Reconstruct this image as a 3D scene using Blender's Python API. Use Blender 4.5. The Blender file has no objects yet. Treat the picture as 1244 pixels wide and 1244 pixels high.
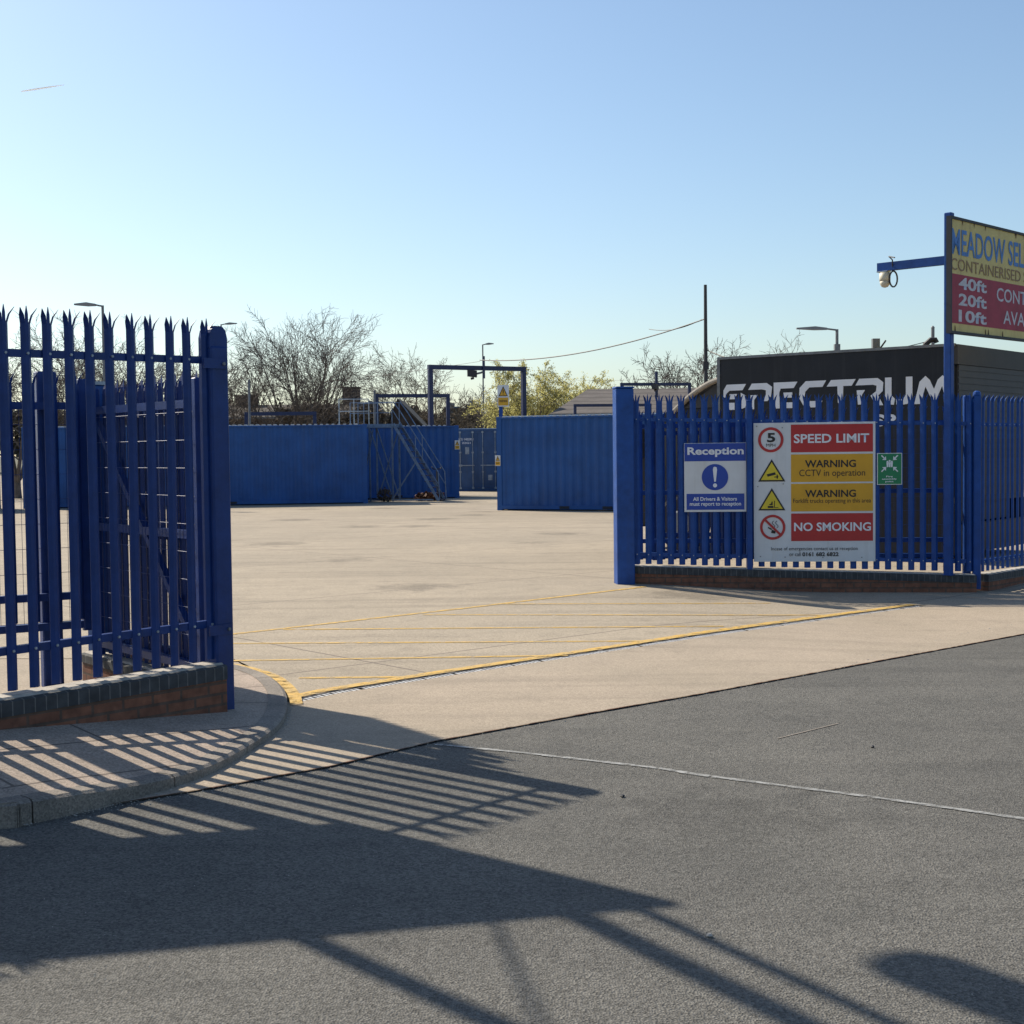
import bpy, bmesh, math, random
from mathutils import Vector, Matrix
R = math.radians
sc = bpy.context.scene
# ------------------------------------------------------------------ camera
HC = 1.88; F = 1700.0; PITCH = math.atan(75/1700.0); ROLL = 0.0117
Wv = Vector((0, math.cos(PITCH), -math.sin(PITCH)))
Uv0 = Vector((0, math.sin(PITCH), math.cos(PITCH))); Rv0 = Vector((1, 0, 0))
Rv = Rv0*math.cos(ROLL) - Uv0*math.sin(ROLL)
Uv = Rv0*math.sin(ROLL) + Uv0*math.cos(ROLL)
cam = bpy.data.cameras.new('camera'); co = bpy.data.objects.new('camera', cam); sc.collection.objects.link(co)
M3 = Matrix((Rv, Uv, -Wv)).transposed()
co.matrix_world = Matrix.Translation((0, 0, HC)) @ M3.to_4x4()
cam.sensor_width = 36; cam.sensor_height = 36; cam.lens = 36*F/1244; cam.clip_end = 9000; cam.clip_start = .05
sc.camera = co
# ------------------------------------------------------------------ world and sun
SUN_EL = R(40.4); SUN_AZ = math.atan2(-.76, .65)
SUN = Vector((math.sin(SUN_AZ)*math.cos(SUN_EL), math.cos(SUN_AZ)*math.cos(SUN_EL), math.sin(SUN_EL)))
world = bpy.data.worlds.new("World"); sc.world = world; world.use_nodes = True
wn = world.node_tree; sky = wn.nodes.new('ShaderNodeTexSky'); sky.sky_type = 'NISHITA'; sky.sun_disc = False
sky.sun_elevation = SUN_EL; sky.sun_rotation = SUN_AZ; sky.air_density = 1.0; sky.dust_density = 1.0; sky.ozone_density = 1.25
tint = wn.nodes.new('ShaderNodeMix'); tint.data_type = 'RGBA'; tint.blend_type = 'MULTIPLY'; tint.inputs[0].default_value = 1; tint.inputs[7].default_value = (.95, 1.025, 1.065, 1)
wn.links.new(sky.outputs[0], tint.inputs[6]); wn.links.new(tint.outputs[2], wn.nodes['Background'].inputs[0]); wn.nodes['Background'].inputs[1].default_value = .102
sl = bpy.data.lights.new('sun', 'SUN'); sl.energy = 5.0; sl.angle = R(.53); sl.color = (1, .91, .76)
so = bpy.data.objects.new('sun', sl); sc.collection.objects.link(so); so.rotation_euler = SUN.to_track_quat('Z', 'Y').to_euler()
sc.view_settings.view_transform = 'Standard'; sc.view_settings.look = 'None'; sc.view_settings.gamma = 1
sc.view_settings.exposure = 0.42
C = sc.collection

# ------------------------------------------------------------------ measuring helpers (photo pixel -> place)
def ray(x, y):
    return Wv + Rv*((x-622)/F) - Uv*((y-622)/F)
CAM = Vector((0, 0, HC))
def sst(t): t = max(0, min(1, t)); return t*t*(3-2*t)
def gz(x, y):                                # the ground falls gently towards the right-hand corner
    return -.14*sst((x-1.2)/3.3)*sst((y-10)/5)*(1-sst((y-18.9)/3.5))
def gp(x, y, z=0.0):
    r = ray(x, y); q = z
    for _ in range(12):
        p = CAM + r*((q-HC)/r.z); q = z + gz(p.x, p.y)
    return Vector((p.x, p.y, z))
def at(x, y, Y):
    r = ray(x, y); return CAM + r*(Y/r.y)
def pl(x, y, P, D):                      # hit with the vertical plane through P along D (horizontal)
    n = Vector((-D.y, D.x, 0)); r = ray(x, y); t = (Vector((P.x, P.y, 0))-CAM).dot(n)/r.dot(n)
    return CAM + r*t
def V(*a): return Vector(a)

# ------------------------------------------------------------------ materials
def mat(name, col, rough=.7, var=.12, scale=3.0, bump=0.0, bscale=60.0, metal=0.0, col2=None, spec=.5, coat=0):
    m = bpy.data.materials.new(name); m.use_nodes = True; n = m.node_tree; b = n.nodes['Principled BSDF']
    tc = n.nodes.new('ShaderNodeTexCoord')
    nz = n.nodes.new('ShaderNodeTexNoise'); nz.inputs['Scale'].default_value = scale; nz.inputs['Detail'].default_value = 7
    nz.inputs['Roughness'].default_value = .62
    n.links.new(tc.outputs['Object'], nz.inputs['Vector'])
    mx = n.nodes.new('ShaderNodeMix'); mx.data_type = 'RGBA'
    c2 = col2 if col2 else tuple(c*(1-var*2) for c in col)
    c1 = col if col2 else tuple(min(1, c*(1+var)) for c in col)
    mx.inputs[6].default_value = (*c1, 1); mx.inputs[7].default_value = (*c2, 1)
    rp = n.nodes.new('ShaderNodeMapRange'); rp.inputs[1].default_value = .35; rp.inputs[2].default_value = .7
    n.links.new(nz.outputs[0], rp.inputs[0]); n.links.new(rp.outputs[0], mx.inputs[0])
    n.links.new(mx.outputs[2], b.inputs['Base Color'])
    b.inputs['Roughness'].default_value = rough; b.inputs['Metallic'].default_value = metal
    b.inputs['Specular IOR Level'].default_value = spec; b.inputs['Coat Weight'].default_value = coat
    if bump:
        n2 = n.nodes.new('ShaderNodeTexNoise'); n2.inputs['Scale'].default_value = bscale; n2.inputs['Detail'].default_value = 4
        n.links.new(tc.outputs['Object'], n2.inputs['Vector'])
        bp_ = n.nodes.new('ShaderNodeBump'); bp_.inputs['Strength'].default_value = bump; bp_.inputs['Distance'].default_value = .01
        n.links.new(n2.outputs[0], bp_.inputs['Height']); n.links.new(bp_.outputs[0], b.inputs['Normal'])
    return m

M = {}
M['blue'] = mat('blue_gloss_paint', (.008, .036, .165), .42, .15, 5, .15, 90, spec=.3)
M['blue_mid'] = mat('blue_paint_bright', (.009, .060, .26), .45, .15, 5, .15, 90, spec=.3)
M['cont'] = mat('container_blue_paint', (.012, .078, .27), .5, .12, 1.2, .1, 30, spec=.35)
M['cont2'] = mat('container_faded_blue', (.035, .09, .21), .6, .14, 1.2, .1, 30)
def streak(m, col, amt):
    n = m.node_tree; L = n.links.new; b = n.nodes['Principled BSDF']; src = b.inputs['Base Color'].links[0].from_socket
    tc = n.nodes.new('ShaderNodeTexCoord'); mp = n.nodes.new('ShaderNodeMapping'); mp.inputs['Scale'].default_value = (3.5, 3.5, .22); L(tc.outputs['Object'], mp.inputs[0])
    z = n.nodes.new('ShaderNodeTexNoise'); z.inputs['Scale'].default_value = 1.6; z.inputs['Detail'].default_value = 8; z.inputs['Roughness'].default_value = .7; L(mp.outputs[0], z.inputs['Vector'])
    g = n.nodes.new('ShaderNodeMapRange'); g.inputs[1].default_value = .52; g.inputs[2].default_value = .75; g.inputs[4].default_value = amt; L(z.outputs[0], g.inputs[0])
    mx = n.nodes.new('ShaderNodeMix'); mx.data_type = 'RGBA'; L(g.outputs[0], mx.inputs[0]); L(src, mx.inputs[6]); mx.inputs[7].default_value = (*col, 1); L(mx.outputs[2], b.inputs['Base Color'])
M['contdark'] = mat('container_dark_gap', (.02, .02, .03), .8)
M['black'] = mat('black_coachwork', (.012, .014, .020), .5, .15, 2, spec=.3)
M['dark'] = mat('dark_grey_paint', (.03, .03, .034), .6)
M['navy'] = mat('navy_steel_paint', (.012, .022, .075), .5, .15, 5)
M['roof_sunlit'] = mat('sunlit_container_roof', (.42, .46, .52), .6, .1, 5)  # pale colour paints in the sun catching the roof ribs
M['sunlit'] = mat('sunlit_pale_tone', (.42, .38, .33), .9, .15, 6, .3, 80)  # pale tone for painted-in sunlight on coping tops and the deflector edge
M['galv'] = mat('galvanised_steel', (.34, .38, .42), .5, .2, 8, metal=.4)
M['galvs'] = mat('blue_grey_galvanising', (.14, .20, .30), .5, .2, 8, metal=.3)
M['galvd'] = mat('weathered_pole_grey', (.16, .17, .18), .6, .15, 8)
M['lamp'] = mat('lamp_head_grey', (.22, .23, .24), .5)
M['white'] = mat('white_panel', (.62, .64, .66), .45, .04, 3)
M['wtext'] = mat('white_lettering', (.72, .74, .78), .5, .04, 3)
M['btext'] = mat('black_lettering', (.015, .015, .015), .6)
M['sred'] = mat('sign_red', (.42, .022, .022), .5, .05)
M['syel'] = mat('sign_amber', (.62, .33, .015), .5, .05)
M['tyel'] = mat('sign_yellow', (.66, .52, .03), .5, .05)
M['sblue'] = mat('sign_blue', (.012, .052, .33), .5, .05)
M['sgreen'] = mat('sign_green', (.006, .19, .075), .5, .05)
M['bcream'] = mat('board_faded_yellow', (.72, .56, .20), .6, .12, 6, col2=(.62, .47, .17))
M['bred'] = mat('board_faded_crimson', (.36, .025, .055), .6, .12, 4)
M['bblue'] = mat('board_blue_lettering', (.08, .22, .52), .6, .1, 8)
M['bbrown'] = mat('board_brown_lettering', (.30, .17, .08), .6, .1, 8)
M['bgrey'] = mat('board_pale_lettering', (.60, .56, .58), .6, .1, 8)
M['rust'] = mat('rusty_steel', (.12, .045, .02), .8, .3, 8)
M['wood'] = mat('dark_timber', (.09, .06, .04), .85, .3, 6)
M['bark'] = mat('bare_bark', (.115, .095, .08), .9, .3, 3)
M['bark_pale'] = mat('pale_bark', (.13, .105, .075), .9, .3, 3)
M['leaf'] = mat('spring_leaf_yellow_green', (.42, .38, .12), .8, .3, 2, col2=(.22, .21, .07))
M['ever'] = mat('dark_shrub_leaf', (.075, .062, .045), .9, .3, 1.5, col2=(.12, .095, .07))
M['glass'] = mat('dark_glass', (.02, .025, .03), .12, .05)
M['rubber'] = mat('tyre_rubber', (.02, .02, .02), .85)
M['cream'] = mat('cream_camera_housing', (.60, .55, .42), .5, .05)
M['fadeblock'] = mat('distant_concrete', (.17, .19, .22), .9, .1, .3)
M['bwall'] = mat('dark_brick_building', (.075, .055, .045), .9, .25, 2)
M['chim'] = mat('chimney_brick', (.07, .05, .045), .9, .25, 4)
M['yline'] = mat('yellow_line_paint', (.60, .36, .06), .75, .1, 7, .3, 150, col2=(.47, .33, .13))
M['wline'] = mat('white_line_paint', (.36, .36, .35), .8, .1, 9, .3, 150, col2=(.20, .20, .19))
M['steelgrate'] = mat('drain_grating', (.50, .50, .50), .6, .2, 12, metal=.1)
M['gap'] = mat('dark_joint', (.03, .024, .02), .9)
M['shutter'] = mat('grey_roller_shutter', (.028, .028, .034), .55)
M['capbrown'] = mat('brown_capping', (.03, .027, .024), .6)
M['weed'] = mat('weed_leaf', (.06, .09, .025), .8)
M['pebble'] = mat('pebble', (.35, .33, .30), .8)
M['cloud'] = mat('vapour', (.9, .9, .9), 1, .01)

streak(M['cont'], (.04, .075, .18), .4); streak(M['cont2'], (.07, .085, .13), .6); streak(M['blue'], (.02, .04, .10), .5); streak(M['blue_mid'], (.025, .055, .17), .5)
streak(M['black'], (.035, .037, .042), .6); streak(M['white'], (.40, .39, .36), .35); streak(M['bcream'], (.35, .22, .09), .5)
def worn(m, lo, hi, sc_=9):
    n = m.node_tree; L = n.links.new; b = n.nodes['Principled BSDF']; tc = n.nodes.new('ShaderNodeTexCoord'); z = n.nodes.new('ShaderNodeTexNoise')
    z.inputs['Scale'].default_value = sc_; z.inputs['Detail'].default_value = 9; z.inputs['Roughness'].default_value = .75; L(tc.outputs['Object'], z.inputs['Vector'])
    g = n.nodes.new('ShaderNodeMapRange'); g.inputs[1].default_value = lo; g.inputs[2].default_value = hi; L(z.outputs[0], g.inputs[0])
    t = n.nodes.new('ShaderNodeBsdfTransparent'); ms = n.nodes.new('ShaderNodeMixShader'); L(g.outputs[0], ms.inputs[0]); L(b.outputs[0], ms.inputs[1]); L(t.outputs[0], ms.inputs[2])
    L(ms.outputs[0], n.nodes['Material Output'].inputs[0])
worn(M['yline'], .48, .66); worn(M['wline'], .46, .64, 14)
def translucent(name, c):
    m = bpy.data.materials.new(name); m.use_nodes = True; n = m.node_tree; b = n.nodes['Principled BSDF']; b.inputs['Base Color'].default_value = (*c, 1); b.inputs['Roughness'].default_value = 1
    t = n.nodes.new('ShaderNodeBsdfTranslucent'); t.inputs[0].default_value = (*c, 1); ms = n.nodes.new('ShaderNodeMixShader'); ms.inputs[0].default_value = .65
    n.links.new(b.outputs[0], ms.inputs[1]); n.links.new(t.outputs[0], ms.inputs[2]); n.links.new(ms.outputs[0], n.nodes['Material Output'].inputs[0]); return m
M['leaf'] = translucent('spring_leaf_yellow_green', (.47, .44, .17))
M['cloud'] = translucent('vapour', (.95, .95, .95))
def ground_mat(name, c1, c2, c3, speck, bump, macro=.35, joints=None, spec=.25, contrast=.38, streak=.45, stain=.5, sdir=.1):
    """large soft patches + medium blotches + fine aggregate speckle"""
    m = bpy.data.materials.new(name); m.use_nodes = True; n = m.node_tree; b = n.nodes['Principled BSDF']; L = n.links.new
    geo = n.nodes.new('ShaderNodeTexCoord'); vec = geo.outputs['Object']
    def noise(s, d=5, r=.6):
        k = n.nodes.new('ShaderNodeTexNoise'); k.inputs['Scale'].default_value = s; k.inputs['Detail'].default_value = d
        k.inputs['Roughness'].default_value = r; L(vec, k.inputs['Vector']); return k.outputs[0]
    def rng(o, a, b_, c=0, d=1):
        k = n.nodes.new('ShaderNodeMapRange'); L(o, k.inputs[0])
        for i, v in enumerate((a, b_, c, d)): k.inputs[i+1].default_value = v
        return k.outputs[0]
    def mix(f, a, b_, mode='MIX'):
        k = n.nodes.new('ShaderNodeMix'); k.data_type = 'RGBA'; k.blend_type = mode
        if isinstance(f, float): k.inputs[0].default_value = f
        else: L(f, k.inputs[0])
        for i, q in ((6, a), (7, b_)):
            if isinstance(q, tuple): k.inputs[i].default_value = (*q, 1)
            else: L(q, k.inputs[i])
        return k.outputs[2]
    base = mix(rng(noise(macro), .38, .62), c1, c2)
    base = mix(rng(noise(2.3, 8, .7), .5, .78, 0, .8), base, c3)
    mp0 = n.nodes.new('ShaderNodeMapping'); mp0.inputs['Rotation'].default_value = (0, 0, sdir); mp0.inputs['Scale'].default_value = (.10, 1.5, 1); L(vec, mp0.inputs[0])
    st = n.nodes.new('ShaderNodeTexNoise'); st.inputs['Scale'].default_value = 1.3; st.inputs['Detail'].default_value = 6; st.inputs['Roughness'].default_value = .65; L(mp0.outputs[0], st.inputs['Vector'])
    base = mix(rng(st.outputs[0], .50, .72, 0, streak), base, tuple(c*.62 for c in c3))
    spn = n.nodes.new('ShaderNodeTexVoronoi'); spn.inputs['Scale'].default_value = .32; L(vec, spn.inputs['Vector'])
    sm = n.nodes.new('ShaderNodeMath'); sm.operation = 'ADD'; L(spn.outputs['Distance'], sm.inputs[0]); L(rng(noise(3.5, 6, .7), .3, .7, -.12, .12), sm.inputs[1])
    base = mix(rng(sm.outputs[0], .10, .24, stain, 0), base, tuple(c*.45 for c in c3))
    v = n.nodes.new('ShaderNodeTexVoronoi'); v.inputs['Scale'].default_value = speck; L(vec, v.inputs['Vector'])
    hs = n.nodes.new('ShaderNodeSeparateColor'); L(v.outputs['Color'], hs.inputs[0])
    sp = rng(hs.outputs[0], 0, 1, 1-contrast, 1+contrast)
    cm = n.nodes.new('ShaderNodeCombineColor')
    for i in range(3): L(sp, cm.inputs[i])
    base = mix(.75, base, cm.outputs[0], 'MULTIPLY')
    if joints:
        ang, bw, bh, jc, mort = joints
        mp = n.nodes.new('ShaderNodeMapping'); mp.inputs['Rotation'].default_value = (0, 0, ang); L(vec, mp.inputs[0])
        br = n.nodes.new('ShaderNodeTexBrick'); L(mp.outputs[0], br.inputs[0]); br.inputs['Scale'].default_value = 1
        br.inputs['Brick Width'].default_value = bw; br.inputs['Row Height'].default_value = bh; br.inputs['Mortar Size'].default_value = mort
        br.offset = .0 if bw > 2 else .5; br.inputs['Mortar Smooth'].default_value = .1
        base = mix(br.outputs['Fac'], base, jc)
    L(base, b.inputs['Base Color']); b.inputs['Roughness'].default_value = .9; b.inputs['Specular IOR Level'].default_value = spec
    bp_ = n.nodes.new('ShaderNodeBump'); bp_.inputs['Strength'].default_value = bump; bp_.inputs['Distance'].default_value = .012
    ad = n.nodes.new('ShaderNodeMath'); ad.operation = 'ADD'; L(v.outputs['Distance'], ad.inputs[0]); L(noise(speck*.6, 3), ad.inputs[1])
    L(ad.outputs[0], bp_.inputs['Height']); L(bp_.outputs[0], b.inputs['Normal'])
    return m
M['asphalt'] = ground_mat('asphalt', (.136, .130, .117), (.108, .104, .095), (.084, .082, .076), 105, .6, .45, contrast=.58, streak=.35, stain=.35, sdir=-.75)
M['yardc'] = ground_mat('yard_concrete', (.365, .305, .230), (.31, .262, .20), (.235, .20, .155), 110, .10, .16, (R(-41), 7.2, 5.1, (.16, .13, .105), .014))
M['apron'] = ground_mat('apron_concrete', (.365, .30, .23), (.325, .27, .205), (.27, .225, .175), 120, .12, .5, contrast=.3, sdir=-.72)
M['pave'] = ground_mat('pavement_concrete', (.40, .32, .26), (.33, .27, .22), (.28, .23, .19), 110, .2, .8, (R(-49), 1.9, .62, (.15, .12, .10), .010))
M['kerb'] = ground_mat('kerb_stone', (.27, .235, .20), (.21, .185, .16), (.13, .12, .105), 110, .25, 1.5)
M['terrain'] = ground_mat('rough_ground', (.10, .10, .06), (.12, .11, .08), (.08, .07, .05), 8, .3, .1)

def brick_mat(name, c1, c2, mortar, bw, bh, vertical=False, mort=.010, top_mortar=None):
    m = bpy.data.materials.new(name); m.use_nodes = True; n = m.node_tree; b = n.nodes['Principled BSDF']; L = n.links.new
    tc = n.nodes.new('ShaderNodeTexCoord'); s = n.nodes.new('ShaderNodeSeparateXYZ'); L(tc.outputs['Object'], s.inputs[0])
    cb = n.nodes.new('ShaderNodeCombineXYZ'); a = n.nodes.new('ShaderNodeMath'); a.operation = 'ADD'
    L(s.outputs[0], a.inputs[0]); L(s.outputs[1], a.inputs[1])
    L(a.outputs[0], cb.inputs[0]); L(s.outputs[2], cb.inputs[1])
    br = n.nodes.new('ShaderNodeTexBrick'); L(cb.outputs[0], br.inputs[0]); br.inputs['Scale'].default_value = 1
    br.inputs['Brick Width'].default_value = bw; br.inputs['Row Height'].default_value = bh; br.inputs['Mortar Size'].default_value = mort
    br.inputs['Color1'].default_value = (*c1, 1); br.inputs['Color2'].default_value = (*c2, 1); br.inputs['Mortar'].default_value = (*mortar, 1)
    nz = n.nodes.new('ShaderNodeTexNoise'); nz.inputs['Scale'].default_value = 14; nz.inputs['Detail'].default_value = 6; L(tc.outputs['Object'], nz.inputs['Vector'])
    rp = n.nodes.new('ShaderNodeMapRange'); L(nz.outputs[0], rp.inputs[0]); rp.inputs[1].default_value = .3; rp.inputs[2].default_value = .7; rp.inputs[3].default_value = .65; rp.inputs[4].default_value = 1.25
    cm = n.nodes.new('ShaderNodeCombineColor'); [L(rp.outputs[0], cm.inputs[i]) for i in range(3)]
    mx = n.nodes.new('ShaderNodeMix'); mx.data_type = 'RGBA'; mx.blend_type = 'MULTIPLY'; mx.inputs[0].default_value = 1
    L(br.outputs[0], mx.inputs[6]); L(cm.outputs[0], mx.inputs[7]); L(mx.outputs[2], b.inputs['Base Color'])
    b.inputs['Roughness'].default_value = .85
    bp_ = n.nodes.new('ShaderNodeBump'); bp_.inputs['Strength'].default_value = .5; bp_.inputs['Distance'].default_value = .01; bp_.invert = True
    L(br.outputs['Fac'], bp_.inputs['Height']); L(bp_.outputs[0], b.inputs['Normal'])
    return m
M['brick'] = brick_mat('red_brick', (.21, .085, .048), (.17, .07, .042), (.105, .066, .048), .225, .075)
M['soldier'] = brick_mat('blue_grey_soldier_brick', (.055, .058, .062), (.042, .045, .05), (.13, .125, .12), .075, .5, mort=.004)
def striped(name, c1, c2, period, axis=2, frac=.2, rough=.85):
    """narrow horizontal courses, by object-space height"""
    m = mat(name, c1, rough, .15, 2); n = m.node_tree; L = n.links.new; b = n.nodes['Principled BSDF']
    src = b.inputs['Base Color'].links[0].from_socket
    tc = n.nodes.new('ShaderNodeTexCoord'); s = n.nodes.new('ShaderNodeSeparateXYZ'); L(tc.outputs['Object'], s.inputs[0])
    d = n.nodes.new('ShaderNodeMath'); d.operation = 'DIVIDE'; d.inputs[1].default_value = period; L(s.outputs[axis], d.inputs[0])
    f = n.nodes.new('ShaderNodeMath'); f.operation = 'FRACT'; L(d.outputs[0], f.inputs[0])
    g = n.nodes.new('ShaderNodeMath'); g.operation = 'LESS_THAN'; g.inputs[1].default_value = frac; L(f.outputs[0], g.inputs[0])
    mx = n.nodes.new('ShaderNodeMix'); mx.data_type = 'RGBA'; L(g.outputs[0], mx.inputs[0]); L(src, mx.inputs[6]); mx.inputs[7].default_value = (*c2, 1)
    L(mx.outputs[2], b.inputs['Base Color']); return m
M['rooftile'] = striped('grey_brown_roof_tiles', (.115, .098, .088), (.06, .05, .045), .19)
M['rooftile2'] = striped('dark_brown_roof_tiles', (.085, .070, .055), (.05, .04, .033), .2)

# ------------------------------------------------------------------ mesh builder
class MB:
    def __init__(s): s.v = []; s.f = []
    def face(s, pts):
        i = len(s.v); s.v += [tuple(p) for p in pts]; s.f.append(tuple(range(i, i+len(pts)))); return s
    def box(s, x0, x1, y0, y1, z0, z1):
        i = len(s.v); s.v += [(x0,y0,z0),(x1,y0,z0),(x1,y1,z0),(x0,y1,z0),(x0,y0,z1),(x1,y0,z1),(x1,y1,z1),(x0,y1,z1)]
        s.f += [tuple(i+k for k in q) for q in ((0,3,2,1),(4,5,6,7),(0,1,5,4),(1,2,6,5),(2,3,7,6),(3,0,4,7))]; return s
    def bevbox(s, x0, x1, y0, y1, z0, z1, b):
        """box with chamfered vertical edges and top"""
        def ringp(d, z):
            return [(x0+b+d*0, y0+d, z), (x1-b, y0+d, z), (x1-d, y0+b, z), (x1-d, y1-b, z), (x1-b, y1-d, z), (x0+b, y1-d, z), (x0+d, y1-b, z), (x0+d, y0+b, z)]
        rings = [ringp(0, z0), ringp(0, z1-b), [(x0+b+b*.3, y0+b, z1), (x1-b-b*.3, y0+b, z1), (x1-b, y0+b*1.3, z1), (x1-b, y1-b*1.3, z1), (x1-b*1.3, y1-b, z1), (x0+b*1.3, y1-b, z1), (x0+b, y1-b*1.3, z1), (x0+b, y0+b*1.3, z1)]]
        s.loft(rings); return s
    def loft(s, rings, cap=True):
        i = len(s.v); n = len(rings[0])
        for r in rings: s.v += [tuple(p) for p in r]
        for k in range(len(rings)-1):
            for j in range(n):
                a = i+k*n+j; b = i+k*n+(j+1) % n; s.f.append((a, b, b+n, a+n))
        if cap:
            s.f.append(tuple(i+j for j in reversed(range(n)))); s.f.append(tuple(i+(len(rings)-1)*n+j for j in range(n)))
        return s
    def tube(s, pts, r, n=8, cap=True):
        pts = [Vector(p) for p in pts]; rs = r if isinstance(r, (list, tuple)) else [r]*len(pts); rings = []
        u = None
        for k, p in enumerate(pts):
            d = (pts[min(k+1, len(pts)-1)] - pts[max(k-1, 0)]).normalized()
            if u is None:
                u = d.cross(Vector((0, 0, 1)))
                if u.length < .05: u = d.cross(Vector((1, 0, 0)))
            else:
                u = u - d*u.dot(d)
                if u.length < .02: u = d.cross(Vector((.3, .5, .8)))
            u.normalize(); w = d.cross(u)
            rings.append([p + (u*math.cos(2*math.pi*j/n) + w*math.sin(2*math.pi*j/n))*rs[k] for j in range(n)])
        return s.loft(rings, cap)
    def bar(s, a, b, w, h=None):
        """square section bar from a to b"""
        h = h or w; a = Vector(a); b = Vector(b); d = (b-a).normalized(); u = d.cross(Vector((0, 0, 1)))
        if u.length < .05: u = Vector((1, 0, 0))
        u.normalize(); q = u.cross(d)
        return s.loft([[p - u*w/2 - q*h/2, p + u*w/2 - q*h/2, p + u*w/2 + q*h/2, p - u*w/2 + q*h/2] for p in (a, b)])
    def prism(s, poly, y0, y1):
        """polygon in x,z extruded over y"""
        return s.loft([[(x, y0, z) for x, z in poly], [(x, y1, z) for x, z in poly]])
    def build(s, name, m, parent=None, smooth=False):
        me = bpy.data.meshes.new(name); me.from_pydata(s.v, [], s.f); me.validate()
        bm = bmesh.new(); bm.from_mesh(me); bmesh.ops.recalc_face_normals(bm, faces=bm.faces); bm.to_mesh(me); bm.free()
        me.materials.append(m)
        if smooth:
            for p in me.polygons: p.use_smooth = True
        return link(name, me, parent)
def link(name, me, parent=None, loc=(0, 0, 0)):
    o = bpy.data.objects.new(name, me); C.objects.link(o); o.location = loc
    if parent: o.parent = parent
    return o
def tag(o, label, cat, group=None):
    o['label'] = label; o['category'] = cat
    if group: o['group'] = group
    return o
def thing(name, label, cat, loc=(0, 0, 0), rz=0, group=None):
    o = bpy.data.objects.new(name, None); C.objects.link(o); o.location = loc; o.rotation_euler = (0, 0, rz); o.empty_display_size = .2
    return tag(o, label, cat, group)
def struct(o, kind='structure'): o['kind'] = kind; return o
def sheet(name, pts, m, z):
    b = MB(); b.face([(p[0], p[1], z) for p in pts]); o = b.build(name, m)
    if o.data.polygons[0].normal.z < 0: o.data.flip_normals()
    return struct(o)
def copy_tree(o, parent=None):
    c = o.copy(); C.objects.link(c)
    if parent: c.parent = parent
    for ch in list(o.children): copy_tree(ch, c)
    return c

def text(parent, s, x, z, w, h, m, y=-.004, bold=0.0, name='lettering'):
    """flat lettering fitted to the box x..x+w, z..z+h on the plane y of its sign"""
    cu = bpy.data.curves.new('t', 'FONT'); cu.body = s; cu.offset = bold; cu.resolution_u = 3; cu.fill_mode = 'FRONT'
    to = bpy.data.objects.new('t', cu); C.objects.link(to); bpy.context.view_layer.update()
    me = bpy.data.meshes.new_from_object(to); bpy.data.objects.remove(to)
    xs = [v.co.x for v in me.vertices]; ys = [v.co.y for v in me.vertices]
    x0, x1, y0, y1 = min(xs), max(xs), min(ys), max(ys)
    for v in me.vertices:
        v.co = Vector((x + (v.co.x-x0)/(x1-x0)*w, y, z + (v.co.y-y0)/(y1-y0)*h))
    me.materials.clear(); me.materials.append(m); me.name = name
    o = link(name, me, parent)
    return o
def plate(parent, name, x0, x1, z0, z1, m, y=-.003, t=.002):
    return MB().box(x0, x1, y, y+t, z0, z1).build(name, m, parent)
def polyplate(parent, name, polys, m, y=-.006, t=.003):
    b = MB()
    for p in polys: b.prism(p, y, y+t)
    return b.build(name, m, parent)

# ================================================================== GROUND
random.seed(4)
terr = MB(); terr.face([(-3500, -400, -.3), (3500, -400, -.3), (3500, 5000, -.3), (-3500, 5000, -.3)])
struct(terr.build('terrain', M['terrain']))
# road edge (front edge of the concrete), photo points on the ground
def dense(px, n=6):
    out = []
    for (xa, ya), (xb, yb) in zip(px, px[1:]): out += [gp(xa+(xb-xa)*k/n, ya+(yb-ya)*k/n) for k in range(n)]
    return out + [gp(*px[-1])]
edge = dense([(100, 983), (257, 957), (400, 931), (530, 900), (700, 869), (850, 843), (1050, 806), (1244, 770)])
ed = (edge[-1]-edge[18]).normalized(); ext_r = edge[-1] + ed*60
el = (edge[0]-edge[6]).normalized(); ext_l = edge[0] + Vector((-.72, -.69, 0))*30
full_edge = [ext_l] + edge + [ext_r]
sheet('road', [(-120, -60), (140, -60), (140, 70), (ext_r.x, ext_r.y+8), *[(p.x, p.y+.3) for p in reversed(full_edge)], (-120, ext_l.y)], M['asphalt'], -.008)
drain = dense([(366, 852), (409.5, 842.5), (560, 818.5), (700, 797.5), (870, 771.5), (1041, 747.5), (1124, 736)], 4)
dl = (drain[-1]-drain[-2]).normalized(); DR = drain[-1] + dl*50
# apron slab between the drain and the road
ap = [*edge, ext_r, DR, *reversed(drain), gp(349, 853)]
sheet('driveway_apron', ap, M['apron'], .0)
off = Vector((-.66, .75, 0))*.11           # drain width towards the yard
din = [p+off for p in drain]
sheet('yard', [*din[:-1], din[-1]+dl*0, drain[-1]+dl*.02, DR, (120, 140), (-90, 140), (-90, 6), gp(-500, 860), gp(0, 800), gp(283, 800), gp(330, 822), gp(346, 838)], M['yardc'], .0)
sheet('lower_ground', [ext_l, *edge[:13], gp(349, 853), gp(346, 838), gp(283, 800), gp(0, 800), gp(-500, 860), (-90, 6)], M['apron'], -.004)
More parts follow.
